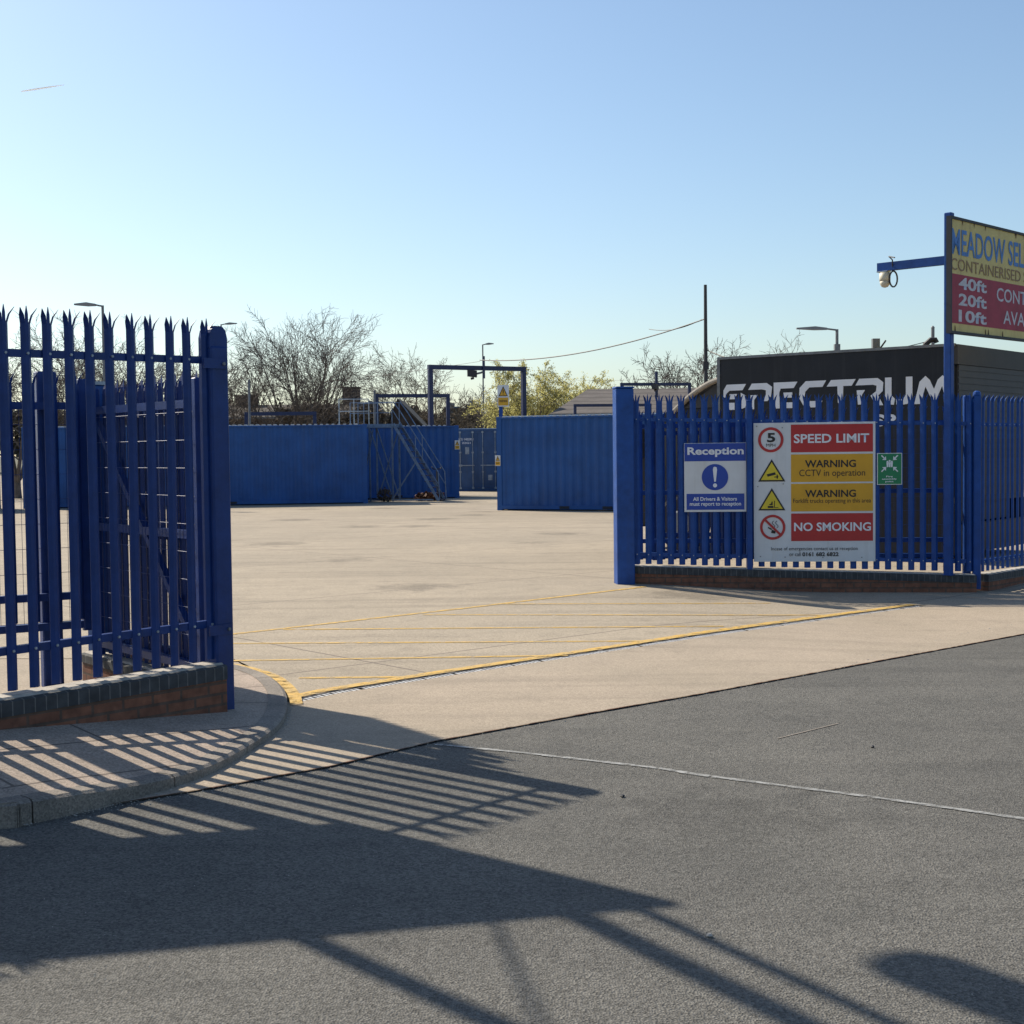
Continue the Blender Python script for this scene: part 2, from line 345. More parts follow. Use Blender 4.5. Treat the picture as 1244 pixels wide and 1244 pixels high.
# joint between apron and asphalt
b = MB()
for a, c in zip(full_edge[1:-1], full_edge[2:]):
    k = max(1, int((c-a).length/.06)) if (c-a).length < 12 else 60; nrm = Vector((-(c-a).y, (c-a).x, 0)).normalized(); wa = random.uniform(.004, .012)
    for i in range(k):
        wb_ = random.uniform(.002, .011); p_, q_ = a.lerp(c, i/k), a.lerp(c, (i+1)/k)
        b.face([p_-nrm*wa+V(0,0,.003), q_-nrm*wb_+V(0,0,.003), q_+nrm*wb_*.8+V(0,0,.003), p_+nrm*wa*.8+V(0,0,.003)]); wa = wb_
struct(b.build('road_joint', M['rust']))
# kerb
K = [((-420, 990), .12), ((-200, 984), .12), ((0, 976), .12), ((29, 972), .12), ((100, 961), .105), ((141, 955), .09), ((206, 942), .07), ((257, 926), .06), ((305, 900), .055), ((333, 880), .055),
     ((344, 865), .055), ((347, 851), .055), ((344, 837), .05), ((332, 824), .045), ((315, 815), .04), ((282, 806), .04), ((230, 798), .04)]
kp = [gp(p[0], p[1], z) for p, z in K]
def smooth_poly(pts, n=6):
    out = []
    for i in range(len(pts)-1):
        p0 = pts[max(i-1, 0)]; p1 = pts[i]; p2 = pts[i+1]; p3 = pts[min(i+2, len(pts)-1)]
        for k in range(n):
            t = k/n
            out.append(.5*((2*p1) + (p2-p0)*t + (2*p0-5*p1+4*p2-p3)*t*t + (3*p1-p0-3*p2+p3)*t**3))
    return out + [pts[-1]]
kp = smooth_poly(kp, 12)
def offset_line(pts, d):
    out = []
    for i, p in enumerate(pts):
        t = pts[min(i+1, len(pts)-1)] - pts[max(i-1, 0)]; t.z = 0; t.normalize(); out.append(p + Vector((-t.y, t.x, 0))*d)
    return out
ki = offset_line(kp, .13)
b = MB(); acc = 0; seg_i = []
L_ = [0]
for i in range(1, len(kp)): L_.append(L_[-1] + (kp[i]-kp[i-1]).length)
for i in range(len(kp)-1):
    a, c, ai, ci = kp[i], kp[i+1], ki[i], ki[i+1]
    sa = 0
    if int(L_[i]/.915) != int(L_[i+1]/.915):        # open joint between two stones
        g_ = max(.2, 1-.010/max((c-a).length, .01)); c = a.lerp(c, g_); ci = ai.lerp(ci, g_)
    dn = Vector((0, 0, 1)); bo = (c-a).cross(dn).normalized()*.012
    r1 = [a+V(0,0,-.2)+bo, a+V(0,0,-.015)+bo, a-bo*1.0, ai, ai+V(0,0,-.2)]
    r2 = [c+V(0,0,-.2)+bo, c+V(0,0,-.015)+bo, c-bo*1.0, ci, ci+V(0,0,-.2)]
    b.loft([r1, r2])
struct(b.build('kerb', M['kerb']))
b = MB()
ko = offset_line(kp, -.006)
for i in range(len(kp)-1):
    a, c = ko[i].copy(), ko[i+1].copy(); a2, c2 = offset_line(kp, .1)[i], offset_line(kp, .1)[i+1]
    b.face([(a.x, a.y, .004), (c.x, c.y, .004), (c2.x, c2.y, .005), (a2.x, a2.y, .005)])
struct(b.build('kerb_bedding', M['gap']))

# fence line on the left
FA = Vector((-3.08, 8.55, 0)); FB = Vector((-2.20, 9.56, 0)); FD = (FB-FA).normalized(); FN = Vector((-FD.y, FD.x, 0))   # FN points into the yard
# left pavement (raised) : kerb inner edge back to the wall
b = MB(); n = len(ki)
for i in range(n-1):
    a, c = ki[i], ki[i+1]
    def wallpt(p):
        s = (p-FA).dot(FD); s = min(s, 1.62); q = FA + FD*s; return Vector((q.x, q.y, max(.10, min(.30, .235-.085*s))))
    b.face([a - V(0,0,.004), c - V(0,0,.004), wallpt(c), wallpt(a)])
pv = struct(b.build('pavement', M['pave']))
for p in pv.data.polygons:
    if p.normal.z < 0: p.flip()

# yellow box markings
def gline(p, q, w, z=.004):
    a = gp(*p); c = gp(*q); n = Vector((-(c-a).y, (c-a).x, 0)).normalized()*w/2; k = 14; qs = []
    for i in range(k):
        s, t = [gp(p[0]+(q[0]-p[0])*u_, p[1]+(q[1]-p[1])*u_) for u_ in (i/k, (i+1)/k)]; j = random.uniform(.85, 1.1)
        qs.append([s-n*j, t-n*j, t+n*j, s+n*j])
    bb = MB()
    for q_ in qs: bb.face([v+V(0,0,z) for v in q_])
    return bb
def merge(lst):
    m_ = MB()
    for b_ in lst:
        i = len(m_.v); m_.v += b_.v; m_.f += [tuple(i+k for k in f) for f in b_.f]
    return m_
lines = [gline((281, 770.8), (560, 739.5), .09), gline((560, 739.5), (783, 713), .09),
         gline((610, 734), (936, 733), .06), gline((513, 747), (1006, 747.5), .06), gline((344, 765), (879, 761), .07),
         gline((278, 782), (796, 779), .07), gline((278, 803), (690, 796.5), .07), gline((363, 824), (501, 822.6), .07)]
b = merge(lines); struct(b.build('hatch_markings', M['yline']))
b = MB(); o1 = [p+off*1.05 for p in drain]; o2 = [p+off*2.15 for p in drain]
for i in range(len(drain)-1): b.face([o1[i]+V(0,0,.008), o1[i+1]+V(0,0,.008), o2[i+1]+V(0,0,.008), o2[i]+V(0,0,.008)])
yk = offset_line(kp, -.03); yk2 = offset_line(kp, -.125)
idx = [i for i in range(len(kp)) if i >= 134]
for i in idx[:-1]:
    b.face([(yk[i].x, yk[i].y, .010), (yk[i+1].x, yk[i+1].y, .010), (yk2[i+1].x, yk2[i+1].y, .010), (yk2[i].x, yk2[i].y, .010)])
struct(b.build('yellow_edge_line', M['yline']))
# white line on the road
wl = [gp(529, 903.5), gp(620, 912), gp(700, 921), gp(800, 932.4), gp(844, 939.5), gp(940, 952), gp(1050, 966), gp(1150, 980), gp(1244, 993.5), gp(1330, 1006)]
b = MB(); wl = smooth_poly(wl, 6)
for a, c in zip(wl, wl[1:]):
    n = Vector((-(c-a).y, (c-a).x, 0)).normalized()*.022*random.uniform(.7, 1.1)
    b.face([a-n+V(0,0,-.003), c-n+V(0,0,-.003), c+n+V(0,0,-.003), a+n+V(0,0,-.003)])
struct(b.build('white_road_line', M['wline']))
sm_ = gline((945, 896), (1018, 878), .014, -.004); struct(sm_.build('road_seam', M['kerb']))
rg = random.Random(12); b = MB()
def chip(p, r_):
    a_ = rg.uniform(0, 6.28); q_ = [p+V(math.cos(a_+k*2.1)*r_*rg.uniform(.6, 1.3), math.sin(a_+k*2.1)*r_*rg.uniform(.6, 1.3), 0) for k in range(3)]; t_ = p+V(0, 0, r_*.9)
    i_ = len(b.v); b.v += [tuple(v) for v in q_+[t_]]; b.f += [(i_, i_+1, i_+3), (i_+1, i_+2, i_+3), (i_+2, i_, i_+3)]
for _ in range(420): p = gp(rg.uniform(0, 1244), rg.uniform(900, 1244), -.008); p.z = -.008; chip(p, rg.choice((.002, .0025, .003, .004)))
for _ in range(500):
    k = rg.randrange(len(edge)-1); p = edge[k].lerp(edge[k+1], rg.random()) + V(rg.gauss(0, .03), -abs(rg.gauss(0, .06)), -.007); chip(p, rg.choice((.003, .004, .006)))
for _ in range(300):
    k = rg.randrange(30, len(kp)-40); p = kp[k].copy(); n_ = offset_line(kp, -.02-abs(rg.gauss(0, .03)))[k]; p = V(n_.x, n_.y, 0); chip(p, rg.choice((.003, .004, .006)))
g_ = b.build('grit', M['pebble']); g_['kind'] = 'stuff'
# drain: recessed channel with a slotted grating
b = MB(); gb = MB()
for a, c in zip(drain, drain[1:]):
    d = (c-a); L = d.length; d.normalize(); k = int(L/.045)
    b.face([a+V(0,0,-.03), c+V(0,0,-.03), c+off+V(0,0,-.03), a+off+V(0,0,-.03)])
    b.face([a+V(0,0,-.03), c+V(0,0,-.03), c, a]); b.face([a+off+V(0,0,-.03), c+off+V(0,0,-.03), c+off, a+off])
    for i in range(k):
        s = a + d*(i*.045); gb.face([s+V(0,0,-.006), s+d*.031+V(0,0,-.006), s+d*.031+off+V(0,0,-.006), s+off+V(0,0,-.006)])
    for q in (.02, .86):
        gb.face([a+off*q+V(0,0,-.004), c+off*q+V(0,0,-.004), c+off*(q+.12)+V(0,0,-.004), a+off*(q+.12)+V(0,0,-.004)])
struct(b.build('drain_channel', M['gap'])); struct(gb.build('drain_grating', M['steelgrate']))

for o in [o for o in bpy.data.objects if o.get('kind') == 'structure' and o.name != 'terrain' and o.type == 'MESH']:
    bm = bmesh.new(); bm.from_mesh(o.data)
    if o.name in ('road', 'driveway_apron', 'yard', 'road_joint', 'hatch_markings', 'yellow_edge_line', 'drain_channel', 'drain_grating', 'white_road_line'):
        big = o.name != 'drain_grating'
        cuts = [((x_*.4+1.2, 0, 0), (1, 0, 0)) for x_ in range(0, 10)] + [((0, y_*.5+10, 0), (0, 1, 0)) for y_ in range(0, 26)]
        if big:
            for co_, no_ in cuts: bmesh.ops.bisect_plane(bm, geom=bm.verts[:]+bm.edges[:]+bm.faces[:], plane_co=co_, plane_no=no_)
    for v in bm.verts: v.co.z += gz(v.co.x, v.co.y)
    bm.to_mesh(o.data); bm.free()

# ================================================================== PALISADE FENCES
def pale_mesh(name, z0, z1, w=.068, prong=.11, m=None):
    """W-section pale with triple pointed and splayed head; x across, -y faces out"""
    b = MB(); t = .004; s1 = w/6; zt = z1-prong
    dp = -w*.26; strips = [(-w/2, -s1, .0, dp), (-s1, s1, dp, dp), (s1, w/2, dp, .0)]
    for i, (xa, xb, ya, yb) in enumerate(strips):
        xm = (xa+xb)/2; ym = (ya+yb)/2
        rings = [[(xa, ya, z0), (xb, yb, z0), (xb, yb+t, z0), (xa, ya+t, z0)], [(xa, ya, zt), (xb, yb, zt), (xb, yb+t, zt), (xa, ya+t, zt)]]
        if i == 1:
            rings.append([(xm-.010, ym, zt+prong*.55), (xm+.010, ym, zt+prong*.55), (xm+.010, ym+t, zt+prong*.55), (xm-.010, ym+t, zt+prong*.55)])
            rings.append([(xm-.001, ym, z1), (xm+.001, ym, z1), (xm+.001, ym+t, z1), (xm-.001, ym+t, z1)])
        else:
            sg = -1 if i == 0 else 1
            rings.append([(xa+sg*.012, ya-.01, zt+prong*.45), (xb+sg*.010, yb-.01, zt+prong*.45), (xb+sg*.010, yb-.01+t, zt+prong*.45), (xa+sg*.012, ya-.01+t, zt+prong*.45)])
            xe = xm+sg*.034
            rings.append([(xe-.001, ym-.035, zt+prong*.86), (xe+.001, ym-.035, zt+prong*.86), (xe+.001, ym-.035+t, zt+prong*.86), (xe-.001, ym-.035+t, zt+prong*.86)])
        b.loft(rings)
    me_o = b.build(name, m); me = me_o.data; bpy.data.objects.remove(me_o); return me
def bolts(b, x, z, y=-.022): b.tube([(x, y+.006, z), (x, y-.006, z)], .009, 6)

def fence(name, label, P0, P1, zb0, zb1, zt0, zt1, pitch, rails, posts, m, group=None, s0=0.0, pw=.068, cat='fence', mesh=False, extra=0.0, bolt=True):
    """palisade run from P0 to P1 (vectors on plan); zb/zt: bottom and tip of pales at each end; rails: heights above zb"""
    d = P1-P0; d.z = 0; L = d.length; rz = math.atan2(d.y, d.x)
    T = thing(name, label, cat, (P0.x, P0.y, 0), rz, group)
    n = int((L-s0)/pitch)+1; me = pale_mesh('pale', 0, zt0-zb0, pw, m=m); bb = MB()
    for i in range(n):
        x = s0+i*pitch; f = x/L; o = link('pale', me, T, (x, 0, zb0*(1-f)+zb1*f))
        h = (zt0-zb0)*(1-f)+(zt1-zb1)*f; o.scale = (1, 1, h/(zt0-zb0)); o.rotation_euler = (random.uniform(-.004, .004), random.uniform(-.004, .004), random.uniform(-.03, .03))
        if bolt:
            for r in rails: bolts(bb, x, zb0*(1-f)+zb1*f + r)
    if bolt: bb.build('bolt', M['galv'], T)['kind'] = 'stuff'
    for r in rails:
        z0, z1 = zb0+r, zb1+r; b = MB()
        b.loft([[(0, .004, z0-.025), (0, .010, z0-.025), (0, .010, z0+.019), (0, .05, z0+.019), (0, .05, z0+.025), (0, .004, z0+.025)],
                [(L, .004, z1-.025), (L, .010, z1-.025), (L, .010, z1+.019), (L, .05, z1+.019), (L, .05, z1+.025), (L, .004, z1+.025)]])
        b.build('rail', m, T)
    for x, w, zb, zt in posts:
        MB().bevbox(x-w/2, x+w/2, .052, .052+w, zb, zt, w*.12).build('post', m, T)
    if mesh:
        b = MB(); z0 = zb0+.1; z1 = zt0-.25; k = int(L/.05); r = .0018
        for i in range(k): b.tube([(i*.05+.02, .06, z0), (i*.05+.02, .06, z1)], r, 4, False)
        z = z0
        while z < z1:
            b.tube([(0, .064, z), (L, .064, z)], r, 4, False); z += .2
        b.build('mesh_panel', M['blue_mid'], T)
    return T
def dwarf_wall(name, label, P0, P1, zb, zt0, zt1, th=.22, cop=.10, cat='wall', over=.01):
    d = P1-P0; L = d.length; T = thing(name, label, cat, (P0.x, P0.y, 0), math.atan2(d.y, d.x))
    b = MB(); b.loft([[(0, -th/2, zb), (0, th/2, zb), (0, th/2, zt0-cop), (0, -th/2, zt0-cop)], [(L, -th/2, zb), (L, th/2, zb), (L, th/2, zt1-cop), (L, -th/2, zt1-cop)]])
    b.build('brickwork', M['brick'], T)
    b = MB(); q = th/2+over
    b.loft([[(0, -q, zt0-cop), (0, q, zt0-cop), (0, q, zt0-.012), (0, q-.012, zt0), (0, -q+.012, zt0), (0, -q, zt0-.012)], [(L, -q, zt1-cop), (L, q, zt1-cop), (L, q, zt1-.012), (L, q-.012, zt1), (L, -q+.012, zt1), (L, -q, zt1-.012)]])
    b.build('coping', M['soldier'], T)
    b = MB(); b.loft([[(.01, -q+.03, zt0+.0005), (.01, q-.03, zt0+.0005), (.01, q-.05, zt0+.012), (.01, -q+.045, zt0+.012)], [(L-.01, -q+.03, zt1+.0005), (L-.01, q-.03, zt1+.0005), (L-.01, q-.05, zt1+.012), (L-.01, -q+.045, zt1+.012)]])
    b.build('sunlit_strip', M['sunlit'], T); return T  # light strip added to give the coping its sunlit top

LP0 = FB - FD*(.149*30); LPE = FB + FD*.175
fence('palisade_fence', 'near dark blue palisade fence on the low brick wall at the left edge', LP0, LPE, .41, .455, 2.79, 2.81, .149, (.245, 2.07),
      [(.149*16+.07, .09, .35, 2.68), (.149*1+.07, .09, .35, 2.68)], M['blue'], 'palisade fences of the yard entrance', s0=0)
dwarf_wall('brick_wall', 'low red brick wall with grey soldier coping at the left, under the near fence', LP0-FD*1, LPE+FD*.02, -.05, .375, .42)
# gate post left, domed plate top
GP = LPE + FD*.055
T = thing('gate_post', 'dark blue steel gate post with rounded top at the end of the near left fence', 'gate post', (GP.x, GP.y, 0), math.atan2(FD.y, FD.x), 'gate posts of the yard entrance')
b = MB(); w = .068
pr = [(w*math.cos(a)*1.0, w*.9*math.sin(a)) for a in [R(t) for t in range(0, 360, 30)]]
b = MB(); b.bevbox(-.075, .075, -.06, .09, -.05, 2.62, .012)
b.prism([(-.075, 2.60), (.075, 2.60), (.075, 2.68), (.06, 2.735), (.03, 2.76), (-.03, 2.76), (-.06, 2.735), (-.075, 2.68)], -.048, .078)
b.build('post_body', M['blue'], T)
for z in (2.50, .66):
    rb = MB().box(-.14, .055, -.072, -.0605, z-.035, z+.035).build('rail_bracket', M['blue'], T); MB().tube([(.02, -.0725, z), (.02, -.085, z)], .012, 8).build('bolt', M['galvd'], rb)
b = MB(); b.box(.0765, .083, -.03, .04, 1.0, 1.22); b.build('lock_plate', M['blue_mid'], T)

# open gate leaves folded back behind the left fence
def gate_leaf(label, P0, P1, zb, zt, pitch, rails, zf, name='gate_leaf', group='folded leaves of the yard gates', cat='gate', m=None, brace=False, meshp=True, wide=()):
    m = m or M['blue']; d = P1-P0; L = d.length; T = thing(name, label, cat, (P0.x, P0.y, 0), math.atan2(d.y, d.x), group)
    me = pale_mesh('pale', zb, zt, m=m)
    for i in range(int((L-.12)/pitch)+1): link('pale', me, T, (.09+i*pitch, -.03, 0))
    b = MB(); b.bevbox(0, .07, 0, .07, zf, zt-.06, .008); b.build('stile', m, T)
    b = MB(); b.bevbox(L-.07, L, 0, .07, zf, zt-.06, .008); b.build('stile', m, T)
    for z in rails: MB().box(.0705, L-.0705, .008, .06, z-.03, z+.03).build('rail', m, T)
    if brace: MB().bar((.09, .03, rails[-1]+.1), (L-.09, .03, rails[0]-.1), .05).build('brace', m, T)
    if meshp:
        b = MB(); z0 = rails[-1]+.03; z1 = rails[0]-.03
        for i in range(int(L/.06)-2): b.tube([(i*.06+.1, .075, z0), (i*.06+.1, .075, z1)], .0019, 4, False)
        z = z0
        while z < z1: b.tube([(.03, .078, z), (L-.03, .078, z)], .0019, 4, False); z += .2
        b.build('mesh_panel', M['blue'], T)
    for (xa, xb) in wide: MB().bevbox(xa, xb, .08, .2, .0, zt, .01).build('hinge_post', m, T)
    return T
HA = GP + V(-.12, .20, 0); HB = HA + V(-.62, .78, 0).normalized()*1.95
gate_leaf('dark blue spiked gate leaf folded back just behind the left gate post', HA, HB, .22, 2.48, .118, (2.24, 1.3, .35), .12, brace=True)
gate_leaf('dark blue gate leaf lying against the back of the one at the left gate post', HA+V(-.02,.30,0), HB+V(.10,.30,0), .22, 2.46, .118, (2.22, 1.25, .35), .12, brace=False)
HC2 = HB + V(-.06, -.05, 0); HD = HC2 - FD*2.0 + V(-.35, 0.5, 0)
gate_leaf('second dark blue gate leaf folded parallel behind the near left fence', HD, HC2, .55, 2.56, .175, (2.28, .74, .50), .45, wide=[(HC2-HD).length > 1 and ((HC2-HD).length-.38, (HC2-HD).length-.22)])
# slide-gate housing box by the second leaf
bx = at(120, 600, 11.7); T = thing('gate_motor_cabinet', 'tall blue gate cabinet with pale lid behind the left fence', 'cabinet', (bx.x, bx.y, 0), math.atan2(FD.y, FD.x))
MB().bevbox(-.09, .10, -.08, .08, .0, 2.46, .01).build('cabinet_body', M['cont'], T)
MB().box(-.10, .11, -.09, .09, 2.461, 2.49).build('lid', M['galv'], T)
# low return walls behind the fence
RW = GP + V(-.28, .42, 0)
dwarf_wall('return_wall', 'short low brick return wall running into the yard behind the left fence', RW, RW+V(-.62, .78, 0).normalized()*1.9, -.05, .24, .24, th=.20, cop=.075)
for k, (px, py) in enumerate(((158, 806), (182, 818))):
    q = gp(px, py)
    T = thing('brick_pier', ['stub brick pier farther behind the left fence, lit by the sun', 'stub brick pier nearer the left gate post, lit by the sun'][k], 'pier', (q.x, q.y, 0), R(25), 'brick stubs behind the left fence')
    MB().box(-.10, .10, -.10, .10, -.05, .17).build('brickwork', M['brick'], T); MB().bevbox(-.108, .108, -.108, .108, .1705, .23, .01).build('cap', M['soldier'], T)

# ---------------------------------------------------------------- right side
P1 = gp(757, 710); PB = gp(1187, 720)
A0 = P1 + V(.12, .12, 0); RD = (PB-A0); RD.z = 0; RL = RD.length; RD.normalize(); RN = Vector((-RD.y, RD.x, 0))
T = thing('gate_post', 'broad square blue gate post beside the reception sign', 'gate post', (P1.x+.03, P1.y+.13, 0), R(8), 'gate posts of the yard entrance')
MB().bevbox(-.125, .125, -.125, .125, -.05, 2.72, .012).build('post_body', M['blue_mid'], T)
MB().bevbox(-.132, .132, -.132, .132, 2.7205, 2.745, .01).build('cap', M['blue_mid'], T)
FO = RN*.13
FP0 = A0+FO+RD*.03; FP1 = PB+FO-RD*.03
nright = (FP1-FP0).length
fence('palisade_fence', 'blue palisade fence carrying the white safety signs, right of the entrance', FP0, FP1, .265, .14, 2.65, 2.59, .157, (.135, 2.03),
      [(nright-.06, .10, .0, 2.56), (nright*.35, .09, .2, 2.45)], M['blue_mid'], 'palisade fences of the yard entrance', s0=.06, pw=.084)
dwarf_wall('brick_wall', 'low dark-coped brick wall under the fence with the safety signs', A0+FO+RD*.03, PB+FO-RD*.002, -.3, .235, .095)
# corner post + return fence to the right
ND = Vector((.70, .714, 0)); CP = PB+FO+RD*.02
T = thing('corner_post', 'round-capped blue fence corner post right of the tall board pole', 'post', (CP.x, CP.y, 0), math.atan2(RD.y, RD.x))
MB().bevbox(-.05, .05, -.05, .05, -.1, 2.56, .01).build('post_body', M['blue_mid'], T); MB().tube([(0, 0, 2.5601), (0, 0, 2.60), (0, 0, 2.62)], [.055, .05, .02], 10).build('cap', M['blue_mid'], T)
R0 = CP+ND*.12; R1 = CP+ND*9
fence('palisade_fence', 'blue palisade fence receding from the corner post at the right edge', R0, R1, .13, .13, 2.58, 2.58, .155, (.135, 2.03),
      [(2.7, .09, .2, 2.4), (5.4, .09, .2, 2.4), (8.2, .09, .2, 2.4)], M['blue_mid'], 'palisade fences of the yard entrance', s0=.06, pw=.076)
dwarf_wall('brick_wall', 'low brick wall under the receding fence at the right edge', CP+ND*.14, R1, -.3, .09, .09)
# folded leaf behind the right wing
L0 = A0+FO+RD*.046+RN*.30; L1 = L0+RD*(nright-.25)
gate_leaf('long blue sliding gate parked close behind the fence with the safety signs', L0, L1, .30, 2.44, .157, (2.2, 1.25, .56, .34), .2, m=M['blue_mid'], brace=False, meshp=True)
L0 = A0+FO+RD*.3+RN*.75; L1 = L0+RD*2.6+RN*.1
gate_leaf('rearmost blue gate leaf standing behind the reception sign, lower than the others', L0, L1, .32, 2.36, .157, (2.1, .62, .36), .25, m=M['blue'], brace=False, meshp=False)

# ---------------------------------------------------------------- signs on the right fence
SP = FP0 - RN*.045; rzR = math.atan2(RD.y, RD.x)
def sign_frame(x0, y0, x1, y1):
    a = pl(x0, y1, SP, RD); c = pl(x1, y0, SP, RD); t = pl(x0, y0, SP, RD)
    w = (Vector((c.x, c.y, 0))-Vector((a.x, a.y, 0))).length; return a, w, t.z-a.z
# big safety board
a, w, h = sign_frame(916, 514, 1063.5, 682.5)
T = thing('safety_sign', 'large white safety board with red and amber bands: 5 mph, CCTV, no smoking', 'sign', a, rzR)
MB().bevbox(0, w, 0, .02, 0, h, .002).build('panel', M['white'], T)
def U(px): return (px-916)/147.5*w
def Z(py): return (682.5-py)/168.5*h
for (y0, y1, mm) in ((516.5, 550, 'sred'), (552.5, 586, 'syel'), (588, 621.5, 'syel'), (624, 657.5, 'sred')):
    plate(T, 'colour_band', U(961.5), U(1060.5), Z(y1), Z(y0), M[mm])
text(T, 'SPEED LIMIT', U(965), Z(539), U(1056)-U(965), Z(528)-Z(539), M['wtext'], -.006, .022)
text(T, 'WARNING', U(978.5), Z(568.5), U(1040)-U(978.5), Z(559.5)-Z(568.5), M['btext'], -.006, .022)
text(T, 'CCTV in operation', U(971.5), Z(581.5), U(1051)-U(971.5), Z(571)-Z(581.5), M['btext'], -.006)
text(T, 'WARNING', U(978.5), Z(604.5), U(1040)-U(978.5), Z(595.5)-Z(604.5), M['btext'], -.006, .022)
text(T, 'Forklift trucks operating in this area', U(964), Z(613), U(1058)-U(964), Z(606)-Z(613), M['btext'], -.006)
text(T, 'NO SMOKING', U(965), Z(645.5), U(1058)-U(965), Z(635)-Z(645.5), M['wtext'], -.006, .022)
text(T, 'Incase of emergencies contact us at reception', U(937), Z(670), U(1042)-U(937), Z(664.5)-Z(670), M['btext'], -.006)
text(T, 'or call', U(959), Z(675.8), U(973)-U(959), Z(671)-Z(675.8), M['btext'], -.006)
text(T, '0161 682 6822', U(975), Z(676), U(1019)-U(975), Z(671)-Z(676), M['btext'], -.006, .03)
def ngon(cx, cz, r, n=40, a0=0): return [(cx+r*math.cos(a0+2*math.pi*i/n), cz+r*math.sin(a0+2*math.pi*i/n)) for i in range(n)]
def ring(parent, name, cx, cz, r0, r1, m, y=-.006, t=.003, n=40):
    b = MB()
    for i in range(n):
        a_, c_ = 2*math.pi*i/n, 2*math.pi*(i+1)/n
        b.prism([(cx+r0*math.cos(a_), cz+r0*math.sin(a_)), (cx+r1*math.cos(a_), cz+r1*math.sin(a_)), (cx+r1*math.cos(c_), cz+r1*math.sin(c_)), (cx+r0*math.cos(c_), cz+r0*math.sin(c_))], y, y+t)
    return b.build(name, m, parent)
pxw = w/147.5
cx, cz = U(937), Z(534.5); ring(T, 'red_ring', cx, cz, 12.2*pxw, 15.5*pxw, M['sred'])
text(T, '5', U(932.5), Z(537.5), 10*pxw, 11.5*pxw, M['btext'], -.006, .03); text(T, 'MPH', U(931.5), Z(543), 11*pxw, 4*pxw, M['btext'], -.006, .0)
cz = Z(640.5); cx = U(939); ring(T, 'red_ring', cx, cz, 12.4*pxw, 15.5*pxw, M['sred'])
polyplate(T, 'cigarette', [[(cx-2*pxw, cz-7*pxw), (cx+3*pxw, cz-8*pxw), (cx+3.5*pxw, cz-5*pxw), (cx-1*pxw, cz-3*pxw)], [(cx-6*pxw, cz-1*pxw), (cx-1.5*pxw, cz-3.5*pxw), (cx-1*pxw, cz-2*pxw), (cx-5.5*pxw, cz+.5*pxw)]], M['btext'])
b = MB()
for k in range(2):
    pts = [(cx+(1+k*4)*pxw+math.sin(t*1.6)*1.6*pxw, -.006, cz+(t*2.2-1)*pxw) for t in [j*.5 for j in range(9)]]
    b.tube(pts, .0035, 4)
b.build('smoke_line', M['btext'], T)
d = 11*pxw
polyplate(T, 'red_bar', [[(cx-d+.01, cz+d+.01), (cx-d-.012, cz+d-.012), (cx+d-.01, cz-d-.01), (cx+d+.012, cz-d+.012)]], M['sred'], -.010)
for py, kind in ((573, 'cam'), (608, 'fork')):
    cx = U(938); z0 = Z(py+12); z1 = Z(py-15)
    polyplate(T, 'warning_triangle_border', [[(cx-16.5*pxw, z0), (cx+16.5*pxw, z0), (cx, z1)]], M['btext'], -.0055, .002)
    polyplate(T, 'warning_triangle', [[(cx-13.3*pxw, z0+1.9*pxw), (cx+13.3*pxw, z0+1.9*pxw), (cx, z1-3.6*pxw)]], M['tyel'], -.008, .002)
    u = pxw; zc = z0+8*u
    if kind == 'cam':
        polyplate(T, 'camera_symbol', [[(cx-6*u, zc+1*u), (cx+4*u, zc+3.5*u), (cx+5*u, zc+.5*u), (cx-5*u, zc-2*u)], [(cx+3*u, zc-2*u), (cx+8*u, zc-1.5*u), (cx+8*u, zc-3*u), (cx+3*u, zc-3*u)], [(cx+6*u, zc+.5*u), (cx+7.3*u, zc+.5*u), (cx+7.3*u, zc-4.5*u), (cx+6*u, zc-4.5*u)]], M['btext'], -.011)
    else:
        polyplate(T, 'forklift_symbol', [[(cx-5*u, zc-5*u), (cx+2*u, zc-5*u), (cx+2*u, zc-2.5*u), (cx-5*u, zc-2.5*u)], [(cx-3*u, zc-1.5*u), (cx+1*u, zc-1.5*u), (cx+1*u, zc+3*u), (cx-.2*u, zc+3*u), (cx-1*u, zc+.2*u), (cx-3*u, zc-.2*u)], [(cx+2.8*u, zc-5*u), (cx+3.7*u, zc-5*u), (cx+3.7*u, zc+4*u), (cx+2.8*u, zc+4*u)], [(cx+4*u, zc-5*u), (cx+8*u, zc-5*u), (cx+8*u, zc-4.2*u), (cx+4*u, zc-4.2*u)]], M['btext'], -.011)
b = MB()
for px, py in ((920, 518), (951, 520), (921, 591), (952, 588), (924, 676), (954, 677), (1000, 677.5), (1047, 677.5)): b.tube([(U(px), -.001, Z(py)), (U(px), -.008, Z(py))], .008, 8)
for px, py in ((920, 518), (951, 520), (921, 591), (952, 588), (924, 676), (954, 677), (1000, 677.5), (1047, 677.5)): pass
b.build('fixing_screws', M['galvd'], T)
# its narrow post in front of the wall
q = pl(911, 716, SP, RD); T = thing('sign_post', 'slim blue post in front of the wall between the reception and safety signs', 'post', (q.x-RN.x*.03, q.y-RN.y*.03, 0), rzR)
MB().bevbox(-.035, .035, -.03, .03, -.2, 2.52, .006).build('post_body', M['blue_mid'], T); MB().bevbox(-.039, .039, -.034, .034, 2.5205, 2.535, .006).build('cap', M['blue_mid'], T)
